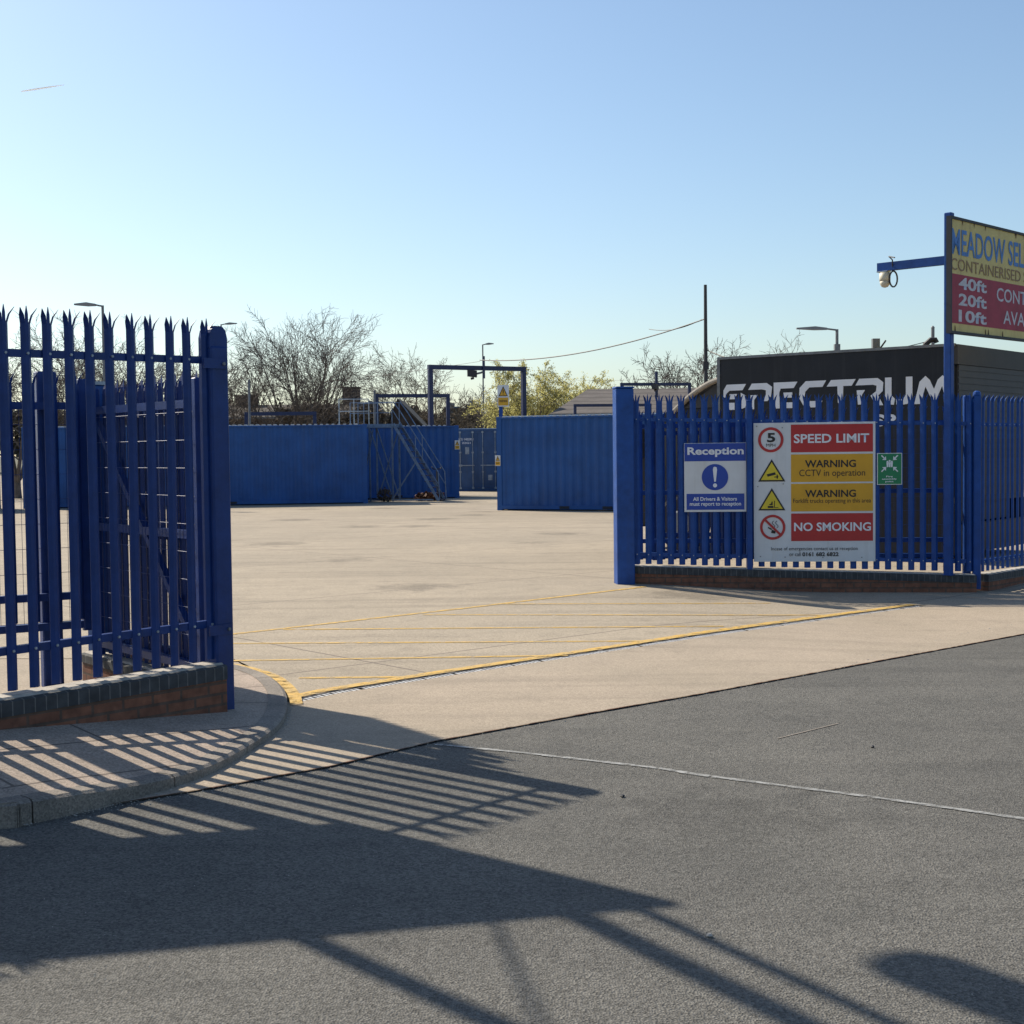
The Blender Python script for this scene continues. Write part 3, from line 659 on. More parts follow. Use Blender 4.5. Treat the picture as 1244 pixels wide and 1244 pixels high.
# reception sign
a, w, h = sign_frame(831.5, 538.5, 906.5, 622)
T = thing('reception_sign', 'blue and white reception sign with exclamation mark, wired to the fence', 'sign', a, rzR)
MB().bevbox(0, w, 0, .015, 0, h, .002).build('panel', M['white'], T); u = w/75
def U(px): return (px-831.5)*u
def Z(py): return (622-py)/83.5*h
plate(T, 'colour_band', U(832), U(906), Z(560.5), Z(539), M['sblue']); plate(T, 'colour_band', U(834.2), U(904), Z(619.5), Z(600), M['sblue'])
text(T, 'Reception', U(835.5), Z(555.5), U(903.5)-U(835.5), Z(543.5)-Z(555.5), M['wtext'], -.006, .03)
text(T, 'All Drivers & Visitors', U(842), Z(608.6), U(895)-U(842), Z(604)-Z(608.6), M['wtext'], -.006, .02)
text(T, 'must report to reception', U(838), Z(616), U(900)-U(838), Z(610.2)-Z(616), M['wtext'], -.006, .02)
cx, cz = U(868.7), Z(580); polyplate(T, 'blue_disc', [ngon(cx, cz, 16*u)], M['sblue'], -.005)
polyplate(T, 'exclamation_mark', [[(cx-1.0*u, cz-5.5*u), (cx+1.0*u, cz-5.5*u), (cx+2.5*u, cz+9*u), (cx+2*u, cz+12*u), (cx, cz+12.8*u), (cx-2*u, cz+12*u), (cx-2.5*u, cz+9*u)], ngon(cx, cz-10*u, 2.5*u, 16)], M['wtext'], -.009)
# assembly point sign
a, w, h = sign_frame(1065.5, 550.5, 1096, 589)
T = thing('assembly_sign', 'small green assembly point sign right of the large safety board', 'sign', a, rzR)
MB().bevbox(0, w, 0, .012, 0, h, .002).build('panel', M['white'], T); u = w/30.5
plate(T, 'green_field', 1*u, w-1*u, .9*u, h-.9*u, M['sgreen'])
cx, cz = w/2, h-13*u; ps = []
for sx in (-1, 1):
    for sz in (-1, 1):
        f = lambda a_, b_: (cx+sx*a_*u, cz+sz*b_*u)
        ps += [[f(10.5, 9.6), f(9.4, 10.6), f(5.6, 6.8), f(6.6, 5.8)], [f(4.2, 4.2), f(9, 4.6), f(4.6, 9)]]
for k in (-2.6, 0, 2.6): ps += [ngon(cx+k*u, cz+3.2*u-(0 if k == 0 else 1)*u, 1.2*u, 12), [(cx+(k-1.3)*u, cz+1.6*u), (cx+(k+1.3)*u, cz+1.6*u), (cx+(k+.9)*u, cz-4.5*u), (cx+(k-.9)*u, cz-4.5*u)]]
polyplate(T, 'assembly_symbol', ps, M['wtext'])
text(T, 'Fire', 11*u, 9.2*u, 8*u, 2*u, M['wtext'], -.006, .02); text(T, 'assembly', 6*u, 5.8*u, 18*u, 2.4*u, M['wtext'], -.006, .02); text(T, 'point', 10*u, 2.6*u, 10*u, 2.4*u, M['wtext'], -.006, .02)

# ---------------------------------------------------------------- advertising board and its pole, right
def ad_board(label, P, D, z0, h, w, cont=True, lettering=True):
    T = thing('advertising_board', label, 'sign board', (P.x, P.y, z0), math.atan2(D.y, D.x), None)
    MB().box(.0, w, .0, .03, .0, h).build('backing', M['bcream'], T)
    b = MB(); f = .035
    b.box(-f, 0, -.02, .05, -f, h+f); b.box(w, w+f, -.02, .05, -f, h+f); b.box(0, w, -.02, .05, h, h+f); b.box(0, w, -.02, .05, -f, 0)
    b.build('frame', M['dark'], T)
    k = h/1.40
    plate(T, 'red_field', .002, w-.002, .10*k, .72*k, M['bred'])
    if lettering:
        text(T, 'MEADOW SELF STORAGE', .02, .96*k, 4.16, .33*k, M['bblue'], -.006, .012)
        text(T, 'CONTAINERISED SELF STORAGE', .0, .765*k, 4.2, .15*k, M['bbrown'], -.006)
        for i, s in enumerate(('40ft', '20ft', '10ft')): text(T, s, .22, (.535-.205*i)*k, .86, .155*k, M['bgrey'], -.006, .03)
        text(T, 'CONTAINERS', 1.40, .46*k, 2.1, .18*k, M['bgrey'], -.006, .01); text(T, 'AVAILABLE', 1.62, .17*k, 1.8, .18*k, M['bgrey'], -.006, .01)
    b = MB(); rnd = random.Random(3)
    for i in range(9):
        x = rnd.uniform(.05, w-.05); b.face([(x, -.0075, .001), (x+.03, -.0075, .001), (x+.02, -.0075, .06*k), (x+.005, -.0075, .075*k)])
        x = rnd.uniform(.05, w-.05); b.face([(x, -.0075, h-.001), (x+.025, -.0075, h-.001), (x+.012, -.0075, h-.07*k)])
    b.build('rust_stain', M['rust'], T); return T
BP = at(1154.5, 620, PB.y-.06); BD = Vector((.69, .724, 0)).normalized(); zb = 1.88+(541-404)/F*(PB.y+.12)
ad_board('faded yellow and crimson advertising board high above the right corner', BP, BD, zb, 1.40*PB.y/17.73, 4.25)
BN = Vector((-BD.y, BD.x, 0))
pp = BP + BD*.12 + BN*.085
T = thing('board_pole', 'tall blue steel pole holding the advertising board and a camera arm', 'pole', (pp.x, pp.y, 0), math.atan2(BD.y, BD.x))
MB().bevbox(-.052, .052, -.052, .052, .1, 1.88+278/F*(PB.y+.2), .01).build('pole_body', M['blue_mid'], T)
MB().box(-.075, .075, -.075, .075, .1, .11).build('base_plate', M['blue_mid'], T)
az_ = 1.88+223/F*(PB.y+.5)-.11
MB().box(-.045, .045, .0525, 1.06, az_, az_+.115).build('camera_arm', M['blue_mid'], T)
MB().box(-.055, .055, .90, 1.06, az_-.015, az_-.0005).build('arm_plate', M['galv'], T)
T2 = T; wp = Vector((pp.x, pp.y, 0)) + BN*.96
T = thing('security_camera', 'cream dome camera hanging under the blue arm beside the advertising board', 'camera', (wp.x, wp.y, az_-.14), 0, 'security cameras')
b = MB(); b.loft([[(r*math.cos(t), r*math.sin(t), z) for t in [R(q) for q in range(0, 360, 30)]] for r, z in ((.05, .12), (.075, .115), (.08, .04), (.078, .0))]); b.build('housing', M['cream'], T, True)
b = MB(); b.loft([[(r*math.cos(t), r*math.sin(t), z) for t in [R(q) for q in range(0, 360, 30)]] for r, z in ((.074, -.001), (.068, -.045), (.045, -.08), (.01, -.092))]); b.build('dome', M['cream'], T, True)
b = MB(); c0 = V(.10, -.07, 0); b.tube([c0 + V(math.cos(t)*.055, 0, math.sin(t)*.11+.02) for t in [R(q) for q in range(0, 361, 20)]], .012, 6); b.tube([(.09, -.07, .13), (.05, -.2, .27), (-.03, -.32, .30), (0, -.5, .26)], .009, 6); b.build('cable_loop', M['dark'], T)
q2 = BP + BD*3.5 + BN*.12
T = thing('board_pole', 'second blue steel pole behind the far end of the advertising board', 'pole', (q2.x, q2.y, 0), math.atan2(BD.y, BD.x))
MB().bevbox(-.068, .068, -.068, .068, -.05, 4.78, .01).build('pole_body', M['blue_mid'], T)

# ================================================================== CONTAINERS
def container(label, P, rz, L, H=2.9, W=2.44, m=None, doors=True, flip=False, detail=True, name='shipping_container'):
    """local x along its long side from P, local y away; doors at x=0 unless flip"""
    m = m or M['cont']; T = thing(name, label, 'container', (P.x, P.y, 0), rz, 'blue shipping containers in the yard')
    pc = .09; n = int((L-.3)/.28); x0 = (L-n*.28)/2
    for side, y, s in (('a', .03, 1), ('b', W-.03, -1)):
        b = MB(); prof = [(0.05, y)]
        for i in range(n):
            xx = x0+i*.28; prof += [(xx+.02, y), (xx+.09, y+s*.036), (xx+.16, y+s*.036), (xx+.23, y)]
        prof.append((L-.05, y)); 
        for (xa, ya), (xb, yb) in zip(prof, prof[1:]): b.face([(xa, ya, .15), (xb, yb, .15), (xb, yb, H-.07), (xa, ya, H-.07)])
        b.build('side_wall', m, T)
        yy = 0 if s > 0 else W-.06
        MB().box(.17, L-.17, yy, yy+.06, .04, .155).build('bottom_rail', m, T)
        MB().box(.17, L-.17, yy+.003, yy+.063, H-.075, H-.015).build('top_rail', m, T)
        if s > 0:
            for xp in (L*.37, L*.60): MB().box(xp-.16, xp+.16, -.004, .03, .052, .14).build('fork_pocket', M['contdark'], T)
    for (xa, ya) in ((0, 0), (L-.17, 0), (0, W-.17), (L-.17, W-.17)):
        MB().box(xa+.004, xa+.166, ya+.004, ya+.166, .118, H-.118).build('corner_post', m, T)
        b = MB(); b.bevbox(xa, xa+.178, ya, ya+.162, 0.002, .118, .008); b.bevbox(xa, xa+.178, ya, ya+.162, H-.118, H, .008)
        b.build('corner_casting', m, T)
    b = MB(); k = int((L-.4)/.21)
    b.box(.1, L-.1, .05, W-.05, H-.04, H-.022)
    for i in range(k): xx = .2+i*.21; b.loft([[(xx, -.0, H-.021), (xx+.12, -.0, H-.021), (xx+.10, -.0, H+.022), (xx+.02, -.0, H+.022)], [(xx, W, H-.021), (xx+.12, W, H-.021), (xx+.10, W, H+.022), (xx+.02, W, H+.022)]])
    b.build('roof', M['roof_sunlit'], T)
    def end(xe, sg, isdoor):
        if isdoor:
            for j in range(2):
                ya = .17+j*(W/2-.17)+.005; yb = ya+W/2-.18
                b = MB(); b.box(min(xe, xe+sg*.04), max(xe, xe+sg*.04), ya, yb, .15, H-.12)
                for z in (.35, 1.2, 2.05): b.box(min(xe-sg*.012, xe-sg*.001), max(xe-sg*.012, xe-sg*.001), ya+.08, yb-.08, z, z+.55)
                D = b.build('door', m, T)
                for q in (.22, .78):
                    yy = ya+(yb-ya)*q; bb = MB(); bb.tube([(xe-sg*.035, yy, .1), (xe-sg*.035, yy, H-.1)], .018, 8)
                    for z in (.14, .9, 1.8, H-.16): bb.box(xe-sg*.045-.01, xe-sg*.045+.03, yy-.05, yy+.05, z-.04, z+.04)
                    bb.build('lock_rod', M['galv'], D)
                MB().box(xe-sg*.06-.01, xe-sg*.06+.01, ya+.15, yb-.12, 1.18, 1.22).build('door_handle', M['galv'], D)
            MB().box(min(xe, xe+sg*.06), max(xe, xe+sg*.06), .17, W-.17, .01, .14).build('door_sill', m, T)
            MB().box(min(xe, xe+sg*.06), max(xe, xe+sg*.06), .17, W-.17, H-.115, H-.01).build('door_header', m, T)
        else:
            b = MB(); prof = []; k = int((W-.34)/.25)
            for i in range(k): yy = .2+i*.25; prof += [(xe+sg*.02, yy), (xe+sg*.02, yy+.07), (xe+sg*.06, yy+.12), (xe+sg*.06, yy+.20)]
            prof = [(xe+sg*.02, .17)] + prof + [(xe+sg*.02, W-.17)]
            for (xa, ya), (xb, yb) in zip(prof, prof[1:]): b.face([(xa, ya, .12), (xb, yb, .12), (xb, yb, H-.1), (xa, ya, H-.1)])
            b.build('end_wall', m, T)
            MB().box(min(xe, xe+sg*.06), max(xe, xe+sg*.06), .17, W-.17, .01, .119).build('end_sill', m, T)
    end(0, 1, doors and not flip); end(L, -1, doors and flip)
    return T
c1r = gp(447, 611.5); c1l = gp(278, 614.5); d1 = (c1r-c1l).normalized()
CR = c1r; d1 = Vector((math.cos(R(7)), math.sin(R(7)), 0)); P = c1r - d1*12.19
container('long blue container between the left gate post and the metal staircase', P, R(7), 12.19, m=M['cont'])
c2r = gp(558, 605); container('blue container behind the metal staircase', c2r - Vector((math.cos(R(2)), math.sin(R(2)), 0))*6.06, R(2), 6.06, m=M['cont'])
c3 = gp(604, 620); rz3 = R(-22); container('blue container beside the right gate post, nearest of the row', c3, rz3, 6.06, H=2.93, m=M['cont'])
# far container seen from its door end: local x points away from us
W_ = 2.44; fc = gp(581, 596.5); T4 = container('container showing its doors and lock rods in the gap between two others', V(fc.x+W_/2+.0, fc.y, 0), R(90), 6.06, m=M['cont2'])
for (s, y, z, w, h) in (('SNCU 148200 1', 1.42, 2.36, .80, .11), ('22G1', 1.55, 2.2, .4, .09)):
    # white stencil on the door: text plane is turned to the door end
    o = text(T4, s, -w, z, w, h, M['wtext'], 0, .02); o.rotation_euler = (0, 0, R(-90)); o.location = (-.016, y+.0, 0)
plates = MB()
for (y0, y1, z0, z1) in ((1.62, 1.80, 1.72, 2.05), (1.95, 2.2, 1.15, 1.25), (.55, .75, .5, .75)): plates.box(-.018, -.0145, y0, y1, z0, z1)
plates.build('data_plate', M['galv'], T4)
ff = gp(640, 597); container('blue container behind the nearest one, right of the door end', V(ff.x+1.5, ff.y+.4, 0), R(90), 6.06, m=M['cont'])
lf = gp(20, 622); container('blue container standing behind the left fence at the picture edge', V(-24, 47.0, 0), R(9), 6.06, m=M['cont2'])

def small_sign(label, P, rz, w, h, group, name='warning_sign'):
    T = thing(name, label, 'sign', P, rz, group)
    MB().bevbox(0, w, 0, .012, 0, h, .002).build('panel', M['white'], T)
    plate(T, 'yellow_band', .06*w, .94*w, .05*h, .42*h, M['syel'])
    polyplate(T, 'warning_triangle_border', [[(.10*w, .48*h), (.90*w, .48*h), (.5*w, .95*h)]], M['btext'], -.005, .002)
    polyplate(T, 'warning_triangle', [[(.20*w, .515*h), (.80*w, .515*h), (.5*w, .87*h)]], M['syel'], -.008, .002)
    polyplate(T, 'exclamation_mark', [[(.47*w, .62*h), (.53*w, .62*h), (.55*w, .78*h), (.45*w, .78*h)], ngon(.5*w, .57*h, .035*w, 10)], M['btext'], -.011, .002)
    text(T, 'WARNING', .15*w, .20*h, .7*w, .11*h, M['btext'], -.006, .02)
    return T
D3 = Vector((math.cos(rz3), math.sin(rz3), 0)); N3 = Vector((-D3.y, D3.x, 0))
q = pl(601.5, 566, c3-N3*.02, D3); small_sign('small amber warning sign on the left corner of the container nearest the right gate post', q, rz3, .18, .33, 'amber warning signs in the yard')
q = at(552.5, 546, c2r.y-.06); small_sign('small amber warning sign on the right corner of the container behind the stairs', q, R(2), .2, .36, 'amber warning signs in the yard')
q = at(43, 553, 48.0); 
# warning sign on its post over the right container
q = at(604.5, 494, 47.0); S = small_sign('larger amber warning sign on a post above the container nearest the right gate post', q, 0, .385, .72, 'amber warning signs in the yard')
T = thing('sign_post', 'thin blue post under the raised amber warning sign', 'post', (q.x+.10, q.y+.05, 0)); MB().box(-.06, .07, 0, .08, 0, q.z+.3).build('post_body', M['blue_mid'], T); MB().box(-.09, .10, -.03, .11, 0, .02).build('base_plate', M['blue_mid'], T)

# ================================================================== GANTRIES
def gantry(label, pts, zt, w=.13, m=None, camx=None, up=None, foot=True):
    (xa, ya), (xb, yb) = pts; T = thing('steel_gantry', label, 'gantry', (xa, ya, 0), math.atan2(yb-ya, xb-xa), 'blue goal-post gantries over the yard'); L = math.hypot(xb-xa, yb-ya); m = m or M['blue']
    MB().bevbox(-w/2, w/2, -w/2, w/2, 0, zt-w-.001, .01).build('post', m, T); MB().bevbox(L-w/2, L+w/2, -w/2, w/2, 0, zt-w-.001, .01).build('post', m, T)
    MB().box(-w/2, L+w/2, -w/2, w/2, zt-w, zt).build('beam', m, T)
    b = MB(); b.bar((.0, 0, zt-.6), (.0+.001, 0, zt-.6001), .01); 
    if up is not None: MB().box(L*up-.05, L*up+.05, -w/2-.06, -w/2-.002, zt-.55, zt+.42).build('mast_stub', m, T)
    return T, L
def sec_cam(label, P, rz, s=1.0):
    T = thing('security_camera', label, 'camera', P, rz, 'security cameras')
    b = MB(); b.loft([[(-.16*s, -.11*s, -.09*s), (.16*s, -.11*s, -.13*s), (.16*s, -.11*s, .10*s), (-.16*s, -.11*s, .14*s)], [(-.16*s, .11*s, -.09*s), (.16*s, .11*s, -.13*s), (.16*s, .11*s, .10*s), (-.16*s, .11*s, .14*s)]]); b.build('housing', M['dark'], T)
    MB().tube([(.165*s, 0, 0), (.30*s, 0, .03*s), (.38*s, 0, .06*s)], .035*s, 8).build('bracket', M['galvd'], T)
    MB().tube([(0, 0, -.125*s), (.02, 0, -.2*s)], .06*s, 8).build('sensor', M['dark'], T); return T
g1a = at(524, 548, 60.0); g1b = at(637, 548, 62.3)
z1 = 1.88 + (548-443.5)/F*60
gantry('large blue gantry carrying a floodlight camera, centre of the yard', ((g1a.x, g1a.y), (g1b.x, g1b.y)), z1, .19, M['navy'], up=.55)
q = at(573.5, 454, 60.9); sec_cam('dark box camera hanging under the large centre gantry', q, R(8), 1.25)
g2a = at(458.5, 548, 75.0); g2b = at(545, 548, 76); gantry('lower dark gantry farther back, beyond the metal staircase', ((g2a.x, g2a.y), (g2b.x, g2b.y)), 1.88+(548.5-478.5)/F*75, .19, M['navy'])
g3a = at(756, 546, 52.0); g3b = at(838, 546, 52.5); gantry('blue gantry with a camera behind the right gate post', ((g3a.x, g3a.y), (g3b.x, g3b.y)), 1.88+(545-465)/F*52, .11, M['navy'], up=.5)
q = at(796, 470, 51.9); sec_cam('dark camera hanging under the gantry behind the right gate post', q, R(60), .8)
g4a = at(699, 546, 56.0); g4b = at(790, 546, 56.5); gantry('low blue gantry in front of the brown roof', ((g4a.x, g4a.y), (g4b.x, g4b.y)), 1.88+(546-491)/F*56, .11, M['navy'])
g5a = at(300, 550, 62.0); g5b = at(383, 550, 62.5); gantry('low blue rail frame beyond the long container, under the bare tree', ((g5a.x, g5a.y), (g5b.x, g5b.y)), 1.88+(550.5-500.5)/F*62, .16, M['navy'])

# ================================================================== STAIRCASE
def stair():
    p = at(479, 600, 52.9); T = thing('metal_staircase', 'galvanised access staircase with platform climbing to the container roofs', 'staircase', (p.x, p.y, 0), R(-14))
    g = M['galvs']; Hp = 2.93; Lr = 1.75; W = .8
    b = MB()
    for y in (0, W): b.bar((0, y, Hp), (Lr, y, .02), .04, .10)
    b.build('stringer', g, T)
    n = 13
    for i in range(n):
        t = (i+.7)/n; x = Lr*t; z = Hp*(1-t); MB().box(x-.12, x+.12, .035, W-.035, z-.015, z+.015).build('tread', M['navy'], T)
    b = MB()
    for y in (-.03, W+.03):
        b.tube([(0, y, Hp+.85), (.3, y, Hp+.45), (Lr, y, 1.1), (Lr+.05, y, .05)], .022, 6)
        b.tube([(0, y, Hp+.5), (Lr, y, .65)], .018, 6)
        b.tube([(Lr*.5, y, Hp*.5), (Lr*.5, y, Hp*.5+1.0)], .018, 6)
    b.build('handrail', g, T)
    MB().box(-1.75, .0, -.05, W+.05, Hp-.14, Hp).build('platform', g, T)
    b = MB()
    for x in (-1.7, -1.15, -.6, -.03): b.tube([(x, -.04, Hp+.001), (x, -.04, Hp+.82)], .016, 6)
    for z in (.42, .82): b.tube([(-1.7, -.04, Hp+z), (-.03, -.04, Hp+z)], .015, 6)
    for x in (-1.7, -.03): b.tube([(x, W+.02, Hp+.001), (x, W+.02, Hp+.82)], .016, 6)
    b.tube([(-1.7, W+.02, Hp+.82), (-.03, W+.02, Hp+.82)], .015, 6)
    b.build('guard_rail', g, T)
    for x, y in ((-.04, -.02), (-.04, W), (-.95, -.02), (-.95, W)): MB().box(x-.028, x+.028, y-.028, y+.028, 0, Hp-.141).build('leg', g, T)
    b = MB()
    b.bar((-.92, -.02, Hp-.2), (-.06, -.02, .1), .045); b.bar((-.06, -.02, .1), (.9, -.02, 1.5), .045); b.bar((-.8, -.02, Hp-.2), (-1.35, -.02, .1), .045)
    b.bar((-.92, W, Hp-.2), (-.06, W, .1), .04); b.bar((-.06, W, Hp-.2), (-.92, W, .1), .04); b.bar((-1.35, -.02, .06), (Lr-.2, -.02, .06), .05)
    b.build('cross_brace', g, T)
    # long rail on to the left container
    return T
stair()
q = at(430, 500, 52.2); T = thing('roof_guard_rail', 'galvanised guard rail on top of the long container, left of the stairs', 'railing', (q.x, q.y, 2.9), R(7))
for x in (-.55, .0, .55): MB().tube([(x, 0, .005), (x, 0, .95)], .022, 6).build('post', M['galv'], T)
for z in (.5, .95): MB().tube([(-.55, 0.03, z), (.55, 0.03, z)], .02, 6).build('rail', M['galv'], T)
# yard clutter
q = at(531, 560, 53.4); q.z = 0; T = thing('pallet_truck', 'dark hand pallet truck standing upright at the foot of the stairs', 'pallet truck', (q.x, q.y, 0), R(20))
MB().tube([(0, 0, .2), (0, .05, 1.2)], .035, 8).build('handle_shaft', M['dark'], T); b = MB(); b.tube([(-.2, .05, 1.28), (-.14, .05, 1.2), (.14, .05, 1.2), (.2, .05, 1.28)], .025, 6); b.build('handle', M['dark'], T)
MB().box(-.25, .25, -.1, .1, .12, .3).build('pump_body', M['rust'], T)
for s in (-1, 1): MB().box(s*.2-.08, s*.2+.08, .1, 1.2, .08, .15).build('fork', M['rust'], T)
for s in (-1, 1): MB().tube([(s*.1-.03, -.02, .1), (s*.1+.03, -.02, .1)], .1, 12).build('wheel', M['rubber'], T)
def blob_plant(name, label, P, r, h, m, n=260, cat='shrub', seed=1, leaf=.05, group=None, stem=True):
    rnd = random.Random(seed); T = thing(name, label, cat, P, 0, group); b = MB()
    for i in range(n):
        a = rnd.uniform(0, 6.28); rr = r*math.sqrt(rnd.random()); z = h*rnd.random()**.8*(1-.35*(rr/r)**2)
        c = V(rr*math.cos(a), rr*math.sin(a), z); u = Vector([rnd.gauss(0, 1) for _ in range(3)]).normalized(); w = u.cross(Vector([rnd.gauss(0, 1) for _ in range(3)])).normalized()
        s = leaf*rnd.uniform(.6, 1.4); b.face([c-u*s, c+w*s*.5, c+u*s, c-w*s*.5])
    b.build('foliage', m, T)
    if stem:
        b = MB()
        for i in range(7): a = rnd.uniform(0, 6.28); b.tube([(0, 0, 0), (math.cos(a)*r*.5, math.sin(a)*r*.5, h*.8)], .012, 4)
        b.build('stem', M['bark'], T)
    return T
q = at(466, 560, 52.6); blob_plant('potted_shrub', 'small dark brown dried shrub by the stair legs', V(q.x, q.y, 0), .28, .55, M['wood'], 300, leaf=.05)
q = at(516, 560, 53.3); blob_plant('scrap_pile', 'rusty brown heap beside the pallet truck under the stairs', V(q.x, q.y, 0), .40, .32, M['rust'], 200, cat='heap', leaf=.1, stem=False)

# ================================================================== LORRY
TH = 3.45
tl = at(873, 437, 25.07); tc_ = at(1159, 421, 22.31); tdir = Vector((tc_.x-tl.x, tc_.y-tl.y, 0)); TL = tdir.length; tdir.normalize()
T = thing('box_lorry', 'black box lorry with large pale stencil lettering parked behind the right fence', 'lorry', (tl.x, tl.y, 0), math.atan2(tdir.y, tdir.x))
W = 3.15
MB().box(0, TL, 0, W, .95, TH).build('cargo_body', M['black'], T)
b = MB(); f = .05
b.box(-.02, TL+.02, -.02, .04, TH+.0005, TH+.045); b.box(-.02, TL+.02, W-.04, W+.02, TH+.0005, TH+.045); b.box(-.02, .04, .0405, W-.0405, TH+.0005, TH+.045)
b.build('roof_edge', M['galvd'], T)
MB().box(-.03, .03, -.012, -.001, .95, TH).build('corner_trim', M['galvd'], T)
S = MB().box(TL+.001, TL+.03, .08, W-.08, 1.05, 3.16).build('rear_shutter', M['shutter'], T)
b = MB()
for i in range(20): b.box(TL+.0305, TL+.04, .1, W-.1, 1.08+i*.105, 1.08+i*.105+.085)
b.build('shutter_slats', M['shutter'], S)
MB().box(TL+.001, TL+.06, .0, W, 3.165, TH+.03).build('rear_header', M['capbrown'], T)
# chassis, wheels, cab
MB().box(.1, TL-.1, .5, W-.5, .62, .94).build('chassis', M['dark'], T)
MB().box(-.05, TL+.02, .0, .05, .12, .949).build('side_skirt', M['black'], T); MB().box(-.05, TL+.02, W-.05, W, .12, .949).build('side_skirt', M['black'], T); MB().box(TL-.06, TL+.02, .0505, W-.0505, .12, .6).build('rear_bumper', M['black'], T)
def wheel(x, y):
    b = MB(); b.tube([(x, y, .5), (x, y+.02, .5), (x, y+.28, .5), (x, y+.3, .5)], [.44, .5, .5, .44], 20); o = b.build('wheel', M['rubber'], T); MB().tube([(x, y-.02, .5), (x, y+.01, .5)], [.2, .26], 14).build('rim', M['galvd'], o)
for x in (TL-1.2, -.9):
    for y in (.08, W-.38): wheel(x, y)
b = MB(); b.prism([(-2.0, .45), (-.06, .45), (-.06, 2.6), (-1.2, 2.6), (-1.65, 2.2), (-2.0, 1.5)], .2, W-.2); cabo = b.build('cab', M['black'], T)
pts = [(-.005, 3.33)]
arc = [(-.004-1.05*t, 3.12-.56*t**1.6) for t in [k/8 for k in range(9)]]
b = MB(); b.prism([(-.004, 2.61)]+[(-1.05, 2.61)]+list(reversed([(x, z-.05) for x, z in arc])), .2, W-.2); b.build('wind_deflector', M['dark'], T)
b = MB()
for (xa, za), (xb, zb_) in zip(arc, arc[1:]): b.loft([[(xa, .15, za-.045), (xa, .15, za), (xb, .15, zb_), (xb, .15, zb_-.045)], [(xa, W-.15, za-.045), (xa, W-.15, za), (xb, W-.15, zb_), (xb, W-.15, zb_-.045)]])
b.tube([(x_, .13, z_) for x_, z_ in arc], .04, 8); b.build('deflector_edge', M['sunlit'], T)  # sunlit look of the curved edge is put into its pale colour
MB().prism([(-1.7, 1.55), (-.5, 1.55), (-.5, 2.35), (-1.5, 2.35)], .19, .197).build('side_window', M['glass'], T)
MB().prism([(-2.0, 1.55), (-1.68, 2.19), (-1.70, 2.20), (-2.02, 1.56)], .35, W-.35).build('windscreen', M['glass'], T)
MB().box(-2.1, -1.98, .2, W-.2, .4, .85).build('bumper', M['dark'], T)
for y in (.35, W-.65): MB().box(-2.02, -2.001, y, y+.3, .95, 1.15).build('headlight', M['glass'], T)
MB().box(-1.85, -1.65, -.1, .1, 1.7, 2.25).build('mirror', M['dark'], T)
G = {'S': (1.05, [[(0, .5), (0, .78), (.15, 1), (1.02, 1), (.86, .76), (.28, .76), (.15, .66), (.1, .5)], [(.28, .62), (.62, .62), (.5, .42), (.28, .42)], [(.25, .28), (.5, .28), (.5, 0), (.25, 0)], [(.78, .66), (1.0, .55), (1.07, .32), (.98, .08), (.72, 0), (.8, .3)]]),
     'P': (1.05, [[(0, .76), (.16, 1), (.82, 1), (1.05, .84), (1.0, .48), (.85, .3), (.66, .3), (.78, .55), (.78, .72), (.6, .76)], [(.1, .55), (.42, .55), (.26, .36), (.26, 0), (.1, 0)]]),
     'E': (1.0, [[(0, 1), (1.02, 1), (.86, .76), (.3, .76), (.24, .6), (.26, 0), (.1, 0), (0, .35)], [(.42, .6), (.8, .6), (.8, .4), (.42, .4)], [(.5, .22), (.8, .22), (.8, 0), (.5, 0)]]),
     'C': (1.1, [[(.3, 1), (1.15, 1), (1.0, .76), (.45, .76), (.28, .6), (.2, .08), (.02, .38), (.04, .75)], [(.4, .24), (1.0, .24), (.86, 0), (.5, 0)]]),
     'T': (1.1, [[(.18, 1), (1.18, 1), (1.02, .76), (.68, .76), (.66, .0), (.46, .15), (.44, .76), (.0, .76)]]),
     'R': (1.1, [[(.15, 1), (.88, 1), (1.1, .84), (1.08, .52), (.9, .36), (1.1, 0), (.82, 0), (.6, .36), (.82, .52), (.84, .72), (.7, .76), (0, .76)], [(.05, .58), (.38, .58), (.26, .4), (.24, .05), (.1, .05)]]),
     'U': (1.05, [[(.0, 1), (.25, 1), (.25, .35), (.38, .22), (.34, 0), (.18, .02), (.0, .25)], [(.8, 1), (1.05, 1), (1.05, .25), (.86, .02), (.7, 0), (.7, .2), (.8, .35)], [(.42, .2), (.66, .2), (.62, 0), (.44, 0)]]),
     'M': (1.45, [[(.0, 0), (.2, .8), (.42, 1), (.58, .85), (.74, .52), (.88, .85), (1.06, 1), (1.22, .85), (1.45, 0), (1.2, 0), (1.04, .62), (.82, .14), (.66, .14), (.42, .62), (.24, 0)]])}
x = .10; k = .449
for ch in 'SPECTRUM':
    wd, ps = G[ch]; polyplate(T, 'lettering', [[(x+px_*k, 2.55+pz*k) for px_, pz in p] for p in ps], M['wtext'], -.006, .004); x += (wd+.07)*k
o = text(T, 'SP', TL-1.35, 2.2, .38, .2, M['wtext'], -.006, .04)
o2 = text(T, '0845', TL-1.5, 1.95, .6, .12, M['wtext'], -.006, .02); bpy.data.objects.remove(o2)
# red tail markers seen through the fence
b = MB()
for xx in (.35, 1.0): b.box(xx, xx+.1, -.012, -.001, 1.0, 1.08)
b.build('marker_lamp', M['sred'], T)
